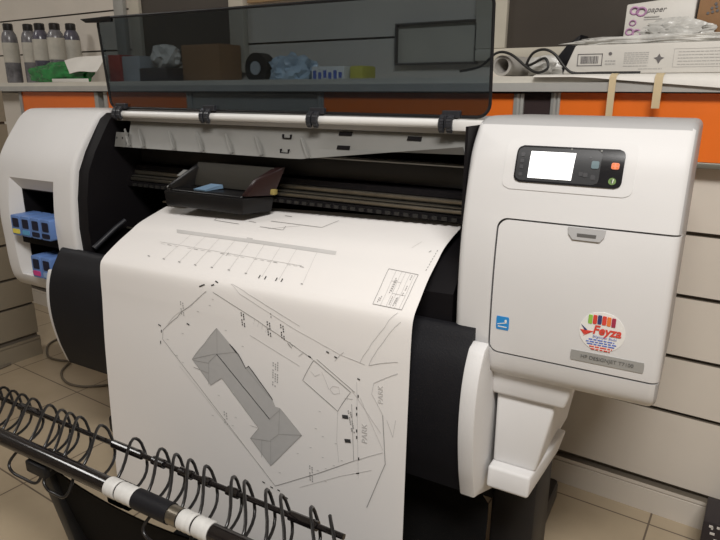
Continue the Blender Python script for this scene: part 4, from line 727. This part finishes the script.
# shelf
ST = 1.1325
SAG = .0050
def zs(x): return ST+SAG*(min(x, -.3)+.3)
sh = thing('wall_shelf', 'long cream shelf along the back wall above the orange band', 'shelf', (-.7, 1.5, 1.10), 'W')
def plank(y0, y1, z0, z1):
    d = [SAG*(min(x, -.3)+.3) for x in (-3.45, -.3, 1.3)]; m = MB()
    for (xa, da), (xb, db) in (((-3.45, d[0]), (-.3, 0)), ((-.3, 0), (1.3, 0))): m.hexa([(xa, y0, z0+da), (xb, y0, z0+db), (xb, y1, z0+db), (xa, y1, z0+da)], [(xa, y0, z1+da), (xb, y0, z1+db), (xb, y1, z1+db), (xa, y1, z1+da)])
    return m
plank(1.385, 1.6295, 1.102, 1.132).build('shelf_board', 'shelf', sh)
plank(1.378, 1.3845, 1.0995, 1.118).build('edge_strip', 'shelf_edge', sh)
def bottle(x, y, dz, mats, label, lean=0, rz=0, h=.255, lab=(.085, .165)):
    ST = zs(x)
    r = thing('toner_bottle', label, 'bottle', (x, y, ST), 'W', 'bottles in a row on the shelf')
    R = .0315; prof = [(R*.9, 0), (R, .006), (R, h*.70), (R*.96, h*.77), (R*.84, h*.83), (R*.62, h*.88), (R*.54, h*.90)]
    MB().lathe(prof, (x, y, ST), 22).build('bottle_body', mats[0], r, smooth=50)
    MB().lathe([(R+.0006, lab[0]), (R+.0006, lab[1])], (x, y, ST), 22, False, False).build('bottle_label', 'blabel', r, smooth=60)
    MB().lathe([(R*.60, h*.885), (R*.62, h*.90), (R*.62, h*.985), (R*.52, h)], (x, y, ST), 18).build('cap', 'cap', r, smooth=40)
    r.rotation_euler[2] = rz; return r
bottle(-2.800, 1.50, 0, ['bottle'], 'grey plastic bottle with cream label, farthest from the lid in the row', h=0.243)
bottle(-2.718, 1.54, 0, ['bottle'], 'grey plastic bottle second in the row, half behind the third one', h=0.240)
bottle(-2.511, 1.47, 0, ['bottle_dk'], 'dark grey plastic bottle in the middle of the row', h=0.226)
bottle(-2.390, 1.46, 0, ['bottle'], 'grey plastic bottle fourth in the row, behind the green plastic', h=0.219)
bottle(-2.441, 1.56, 0, ['bottle_dk'], 'purplish grey bottle with the largest cream label, nearest the lid', lab=(.05, .165), h=0.229)
_S0 = ST; ST = zs(-2.3)
# green plastic, leaning paper, bits beside the lid
gb = MB(); blob(gb, (-2.31, 1.408, ST+.030), (.20, .017, .040), .32, 14, 4, ST+.0005, 3); o = gb.build('plastic_bag', 'green', base=(-2.40, 1.44, ST), smooth=25); tag(o, 'crumpled shiny green plastic bag in front of the bottles', 'plastic bag')
ps = MB(); vs = []
A_, B_, C_, D_ = [Vector(q) for q in ((-2.262, 1.425, 1.196), (-2.03, 1.445, 1.216), (-2.04, 1.405, 1.158), (-2.185, 1.392, 1.1475))]
for i in range(13):
    for j in range(9):
        u, v = i/12, j/8; p = (A_*(1-u)+B_*u)*(1-v)+(D_*(1-u)+C_*u)*v; p.z += .006*math.sin(PI*u)*math.sin(PI*v)+.004*math.sin(5*u); p.z += .004; p.y -= .020; vs.append(p)
ps.add(vs, [(i*9+j, i*9+j+1, (i+1)*9+j+1, (i+1)*9+j) for i in range(12) for j in range(8)])
o = ps.build('paper_sheet', 'sheet', base=(-2.25, 1.41, ST+.04), smooth=60); tag(o, 'loose white paper sheet lying over the green plastic bag', 'paper'); m_ = o.modifiers.new('s', 'SOLIDIFY'); m_.thickness = .0015
o = MB().box(-2.33, -2.10, 1.387, 1.390, ST, ST+.012).build('white_strip', 'sheet', base=(-2.21, 1.388, ST), bevel=.001); tag(o, 'thin white strip on the shelf edge below the paper sheet', 'strip')
o = MB().box(-2.09, -2.02, 1.47, 1.54, ST, ST+.095).build('red_box', 'redbox', base=(-2.05, 1.5, ST), bevel=.003); tag(o, 'small red box on the shelf at the edge of the smoked lid', 'box')
ST = zs(-1.45)
# seen through the lid
o = MB().box(-2.01, -1.91, 1.47, 1.56, ST, ST+.095).build('grey_carton', 'greybox', base=(-1.96, 1.5, ST), bevel=.003); tag(o, 'small pale grey carton behind the lid, next to the red box', 'box')
o = MB().box(-1.88, -1.735, 1.44, 1.56, ST, ST+.052).build('black_case', 'blackbox', base=(-1.7, 1.5, ST), bevel=.006); tag(o, 'flat black case on the shelf behind the lid', 'case')
q = MB(); blob(q, (-1.80, 1.50, ST+.052+.036), (.062, .045, .042), .4, 24, 3, ST+.0525, 9); o = q.build('paper_ball', 'sheet', base=(-1.78, 1.5, ST+.052), smooth=30); tag(o, 'crumpled white paper on the flat black case', 'paper')
o = MB().box(-1.725, -1.545, 1.50, 1.60, ST, ST+.125).build('cardboard_box', 'brown', base=(-1.63, 1.55, ST), bevel=.002); tag(o, 'plain brown cardboard box seen through the lid', 'box')
rl = thing('tape_reel', 'round black reel standing on the shelf behind the lid', 'reel', (-1.365, 1.49, ST), 'W')
MB().tube([(-1.365, 1.475, ST+.046), (-1.365, 1.515, ST+.046)], .0455, 26).build('rim', 'black', rl, smooth=40)
MB().tube([(-1.365, 1.471, ST+.046), (-1.365, 1.4749, ST+.046)], .020, 18).build('hub', 'greybox', rl, smooth=40)
q = MB(); blob(q, (-1.228, 1.49, ST+.030), (.075, .06, .055), .35, 24, 4, ST+.0005, 15); o = q.build('plastic_bag', 'bluebag', base=(-1.24, 1.49, ST), smooth=30); tag(o, 'crumpled bluish clear bag beside the black reel', 'plastic bag')
bx = thing('printed_box', 'small white and blue printed box beside the bluish bag', 'box', (-1.08, 1.5, ST), 'W')
MB().box(-1.145, -1.03, 1.47, 1.56, ST, ST+.047).build('box_body', 'st_white', bx, bevel=.002)
for k in range(6): MB().box(-1.138+k*.018, -1.128+k*.018, 1.4685, 1.4699, ST+.008+.004*(k % 3), ST+.036-.005*(k % 2)).build('print_mark', 'st_blue', bx)
o = MB().box(-1.02, -.975, 1.48, 1.55, ST, ST+.048).build('yellow_pack', 'yellowbox', base=(-1.0, 1.5, ST), bevel=.006); tag(o, 'small yellow pack at the end of the printed box', 'pack')
ST = _S0
# right of the lid
tb_ = MB(); N = 24; vs = []
for y in (1.415, 1.60):
    for r in (.0225, .0165): vs += [(-.550+(y-1.415)*.25+r*math.cos(2*PI*k/N), y, ST+.0227+r*math.sin(2*PI*k/N)) for k in range(N)]
fs = []
for k in range(N):
    j = (k+1) % N; fs += [(k, j, 2*N+j, 2*N+k), (N+k, 3*N+k, 3*N+j, N+j), (k, N+k, N+j, j), (2*N+k, 2*N+j, 3*N+j, 3*N+k)]
o = tb_.add(vs, fs).build('cardboard_tube', 'tube', base=(-.52, 1.5, ST), smooth=40); tag(o, 'grey cardboard tube on the shelf with its open end facing out', 'tube')
q = MB(); blob(q, (-.462, 1.445, ST+.020), (.040, .024, .024), .4, 26, 3, ST+.0005, 21); o = q.build('plastic_wrap', 'crinkle', base=(-.46, 1.42, ST), smooth=25); tag(o, 'crumpled clear plastic between the tube and the white carton', 'plastic')
o = MB().prism_y([(-.452, ST), (-.425, ST), (-.420, ST), (-.400, ST+.092), (-.430, ST+.070), (-.462, ST+.03)], 1.50, 1.57).build('dark_pouch', 'charcoal', base=(-.43, 1.53, ST), bevel=.006); tag(o, 'dark wedge shaped pouch behind the end of the white carton', 'pouch')
cpts = cr([(-.66, 1.43, ST+.012), (-.60, 1.41, ST+.022), (-.56, 1.405, ST+.050), (-.525, 1.402, ST+.046), (-.485, 1.398, ST+.018), (-.458, 1.395, ST+.006), (-.437, 1.395, ST+.016), (-.447, 1.40, ST+.036), (-.475, 1.40, ST+.024), (-.487, 1.40, ST+.022), (-.474, 1.397, ST+.046), (-.450, 1.396, ST+.054), (-.425, 1.396, ST+.044), (-.40, 1.396, ST+.016), (-.380, 1.400, ST+.0045), (-.33, 1.402, ST+.0045), (-.25, 1.404, ST+.0045)], 6)
o = MB().tube(cpts, .0030, 8).build('black_cable', 'cable', base=(-.46, 1.40, ST), smooth=60); tag(o, 'thin black cable looping over the tube and running along the white carton', 'cable')
ct = thing('long_carton', 'long white carton with a barcode lying on the shelf', 'carton', (-.1, 1.5, ST+.0035), 'W')
CZ0, CZ1, CY = ST+.0035, ST+.0625, 1.43
MB().hexa([(-.415, CY, CZ0), (.62, CY, CZ0), (.62, 1.575, CZ0), (-.415, 1.575, CZ0)], [(-.392, CY, CZ1), (.62, CY, CZ1), (.62, 1.575, CZ1), (-.392, 1.575, CZ1)]).build('carton_body', 'carton', ct, bevel=.004)
def cm(name, x0, x1, z0, z1, mt='carton_ink'): return MB().box(x0, x1, CY-.0008, CY-.0001, CZ0+z0, CZ0+z1).build(name, mt, ct)
bc = MB()
bc.box(-.385, -.333, CY-.0008, CY-.0001, CZ0+.0395, CZ0+.041).box(-.385, -.333, CY-.0008, CY-.0001, CZ0+.016, CZ0+.0175).box(-.385, -.3835, CY-.0008, CY-.0001, CZ0+.016, CZ0+.041).box(-.3345, -.333, CY-.0008, CY-.0001, CZ0+.016, CZ0+.041)
x = -.378
while x < -.342:
    w = random.choice((.0007, .0012, .0018)); bc.box(x, x+w, CY-.0008, CY-.0001, CZ0+.021, CZ0+.036); x += w+random.choice((.0009, .0014))
bc.build('barcode', 'carton_ink', ct)
tx = MB()
def textrow(x0, x1, z, h=.0016):
    x = x0
    while x < x1:
        l = random.uniform(.003, .009); tx.box(x, min(x+l, x1), CY-.0006, CY-.0001, CZ0+z, CZ0+z+h); x += l+.0012
for z in (.040, .036, .032, .028, .024, .020, .014): textrow(-.290, -.243, z)
for z in (.024, .018): textrow(-.327, -.306, z, .003)
for z in (.040, .034, .028, .022, .016): textrow(-.188, .06, z, .0013)
textrow(-.26, -.215, .008)
tx.build('printed_text', 'carton_grey', ct)
fm = MB(); fm.box(-.196, .20, CY-.0006, CY-.0001, CZ0+.046, CZ0+.0465).box(-.196, .20, CY-.0006, CY-.0001, CZ0+.0115, CZ0+.012).box(-.1965, -.196, CY-.0006, CY-.0001, CZ0+.0115, CZ0+.0465)
fm.build('text_frame', 'carton_grey', ct)
MB().prism_y([(-.223+dx*.010, CZ0+.028+dz*.010) for dx, dz in ((0, 1), (.35, .35), (1, .2), (.4, -.2), (0, -1), (-.4, -.2), (-1, .2), (-.35, .35))], CY-.0008, CY-.0001).build('emblem', 'carton_ink', ct)
MB().prism_y(ellipse(-.318, CZ0+.040, .0035, .0035, 14), CY-.0008, CY-.0001).build('emblem', 'carton_ink', ct)
# drooping white sheet below the carton, tapes
ws = MB(); vs = []; nx, ny = 24, 6
for i in range(nx+1):
    u = i/nx; x = -.46+1.0*u
    dr_ = .026*min(1, max(0, (u-.1)/.32))
    prof = [(1.56, ST+.0015), (1.45, ST+.0015), (1.392, ST+.0015), (1.377, ST-.001-dr_*.2), (1.3735, ST-.002-dr_*.6), (1.372, ST-.004-dr_)]
    vs += [(x, y, z+.0) for y, z in prof]
ws.add(vs, [(i*6+j, i*6+j+1, (i+1)*6+j+1, (i+1)*6+j) for i in range(nx) for j in range(5)])
o = ws.build('paper_liner', 'sheet', base=(0, 1.45, ST), smooth=60, recalc=False); tag(o, 'white paper sheet under the long carton, hanging over the shelf edge', 'paper'); m_ = o.modifiers.new('s', 'SOLIDIFY'); m_.thickness = .0012; m_.offset = 0
def mtape(x, w, z1, lean, label):
    mb = MB(); pts = [(1.40, ST+.0026), (1.385, ST+.0026), (1.3700, ST-.004), (1.3695, ST-.04), (1.371, z1)]; vs = []
    for y, z in pts:
        dx = lean*max(0, ST-z); vs += [(x+dx, y, z), (x+w+dx, y, z)]
    mb.add(vs, [(2*i, 2*i+1, 2*i+3, 2*i+2) for i in range(4)])
    o = mb.build('tape_strip', 'masking', base=(x+w/2, 1.38, ST), smooth=60, recalc=False); tag(o, label, 'tape', 'masking tape strips on the shelf edge'); m_ = o.modifiers.new('s', 'SOLIDIFY'); m_.thickness = .0008; m_.offset = 0
mtape(-.301, .0135, 1.035, .0, 'long masking tape strip hanging from the shelf edge down behind the printer')
mtape(-.216, .0150, 1.068, .0, 'short masking tape strip hanging from the white sheet over the orange panel')
# things on the carton
CT = CZ1
cs = MB(); blob(cs, (-.22, 1.452, CT+.006), (.18, .018, .011), .35, 14, 4, CT+.0005, 31); o = cs.build('plastic_film', 'crinkle', base=(-.2, 1.46, CT), smooth=25); tag(o, 'crumpled clear film along the top of the long carton', 'plastic')
tr = MB().box(-.36, .5, 1.475, 1.572, CT, CT+.010).build('flat_panel', 'carton_grey', base=(0, 1.5, CT), bevel=.002); tag(tr, 'flat grey cardboard piece lying on the long carton', 'cardboard')
pb = thing('paper_pack', 'white paper pack with pink print standing on the carton', 'pack', (-.2, 1.52, CT+.010), 'W')
Z0 = CT+.0105
MB().hexa([(-.312, 1.50, Z0), (-.178, 1.50, Z0), (-.178, 1.565, Z0), (-.312, 1.565, Z0)], [(-.314, 1.515, Z0+.075), (-.178, 1.515, Z0+.086), (-.178, 1.565, Z0+.086), (-.314, 1.565, Z0+.075)]).build('pack_body', 'carton', pb, bevel=.003)
def pm_(x, z, r, mt='pink'): 
    y = 1.50+(z-Z0)/.08*.015; m = MB()
    m.tube([(x+r*math.cos(2*PI*k/18), y-.0008, z+r*.9*math.sin(2*PI*k/18)) for k in range(18)], r*.28, 6, closed=True); m.build('pink_ring', mt, pb, smooth=60)
for x, z, r in ((-.296, Z0+.061, .008), (-.282, Z0+.058, .009), (-.296, Z0+.036, .006), (-.300, Z0+.018, .007), (-.285, Z0+.014, .008)): pm_(x, z, r)
vs, f = text_mesh('paper', .016, .3); MB().add([(-.253+x, 1.5105-.0012, Z0+.061+y) for x, y, _ in vs], f).build('pack_text', 'carton_ink', pb, recalc=False)
for k in range(2): MB().box(-.275, -.245+.006*k, 1.5066, 1.5075, Z0+.046-.005*k, Z0+.048-.005*k).build('pack_text', 'carton_grey', pb)
q = MB(); blob(q, (-.205, 1.484, CT+.026), (.062, .012, .022), .45, 14, 4, CT+.0105, 44); o = q.build('plastic_film', 'crinkle', base=(-.2, 1.48, CT+.011), smooth=25); tag(o, 'crumpled clear film heaped in front of the pink printed pack', 'plastic')
bb = thing('brown_box', 'small brown cardboard box with black dots on the carton', 'box', (-.06, 1.53, CT+.010), 'W')
zb = CT+.0105
MB().hexa([(-.174, 1.49, zb), (.06, 1.49, zb), (.06, 1.565, zb), (-.174, 1.565, zb)], [(-.170, 1.49, zb+.10), (.06, 1.49, zb+.10), (.06, 1.565, zb+.10), (-.170, 1.565, zb+.10)]).build('box_body', 'brown', bb, bevel=.003)
for i, (dx, dz) in enumerate(((0, .046), (.008, .048), (.016, .050), (.006, .055), (.014, .057), (.012, .063))): MB().prism_y(ellipse(-.153+dx, zb+dz, .0027, .0027, 10), 1.4885, 1.4899).build('black_dot', 'carton_ink', bb)
for o in [o for o in bpy.data.objects if o not in BEFORE]:
    if o.type == 'MESH':
        o.data.transform(Matrix.Scale(KS, 4))
    if o.parent is None: o.location = (o.location[0]*KS, o.location[1]*KS, 1.1+(o.location[2]-1.1)*KS)
    for m_ in o.modifiers: m_.thickness *= KS
# floor things
fbx = thing('floor_box', 'black box with white marks standing on the floor by the wall', 'box', (.09, 1.54, 0), 'W')
MB().box(.003, .26, 1.49, 1.60, 0, .118).build('box_body', 'blackbox', fbx, bevel=.004)
for x, z, w in ((.016, .104, .008), (.021, .100, .004), (.032, .106, .006), (.020, .086, .010), (.030, .070, .012)): MB().box(x, x+w, 1.4885, 1.4899, z, z+.006).build('white_mark', 'boxmark', fbx)
o = MB().tube([(x, y, z) for x, y, z in CABLE1], .0048, 8).build('power_cable', 'floorcable', base=(-2.0, 1.2, 0), smooth=60); tag(o, 'dark cable lying in loops on the tiles beside the printer', 'cable', 'cables on the floor')
o = MB().tube([(x, y, z) for x, y, z in CABLE2], .0055, 8).build('power_cable', 'floorcable', base=(-2.3, 1.1, 0), smooth=60); tag(o, 'dark cable running along the foot of the slatted partition', 'cable', 'cables on the floor')
struct(MB().box(-4.1, 3.1, -3.4, 2.2, 2.86, 2.92).build('ceiling', 'ceil'))
struct(MB().box(-4.1, 3.1, -3.5, -3.4, 0, 2.86).build('wall_front', 'roomwall'))
struct(MB().box(3.0, 3.1, -3.4, 2.2, 0, 2.86).build('wall_right', 'roomwall'))
struct(MB().box(-4.1, -4.0, -3.4, 2.2, 0, 2.86).build('wall_far_left', 'roomwall'))
# ================================================================== light and camera
def area(name, loc, to, w, h, e, col):
    l = bpy.data.lights.new(name, 'AREA'); l.shape = 'RECTANGLE'; l.size = w; l.size_y = h; l.energy = e; l.color = col
    o = bpy.data.objects.new(name, l); COL.objects.link(o); o.location = loc
    o.rotation_euler = (Vector(to)-Vector(loc)).to_track_quat('-Z', 'Y').to_euler(); return o
area('ceiling_light', (.35, -.40, 2.75), (.1, .2, 0), 1.2, .5, KEY, (1, .978, .95))
area('ceiling_light', (-3.35, -.2, 2.78), (-2.2, .3, 0), 1.0, .4, KEY2, (1, .978, .95))
wd = bpy.data.worlds.new('room_light'); bpy.context.scene.world = wd; wd.use_nodes = True
wd.node_tree.nodes['Background'].inputs['Color'].default_value = (1, .97, .93, 1); wd.node_tree.nodes['Background'].inputs['Strength'].default_value = AMB
cam = bpy.data.cameras.new('camera'); co = bpy.data.objects.new('camera', cam); COL.objects.link(co)
cam.sensor_fit = 'HORIZONTAL'; cam.sensor_width = 36; cam.lens = 613.48/720*36; cam.clip_start = .02
yaw, pitch, roll = math.radians(33.513), math.radians(16.353), math.radians(.3175)
fw = Vector((-math.sin(yaw)*math.cos(pitch), math.cos(yaw)*math.cos(pitch), -math.sin(pitch))); rt = Vector((math.cos(yaw), math.sin(yaw), 0)); up = rt.cross(fw)
r_ = rt*math.cos(roll)+up*math.sin(roll); u_ = -rt*math.sin(roll)+up*math.cos(roll)
mt = Matrix((r_, u_, -fw)).transposed().to_4x4(); mt.translation = (0, 0, 1.1); co.matrix_world = mt
S = bpy.context.scene; S.camera = co
S.view_settings.view_transform = 'Standard'; S.view_settings.look = 'None'; S.view_settings.gamma = 1; S.view_settings.use_curve_mapping = False; S.view_settings.exposure = EXPO
S.cycles.max_bounces = 8; S.cycles.transparent_max_bounces = 12
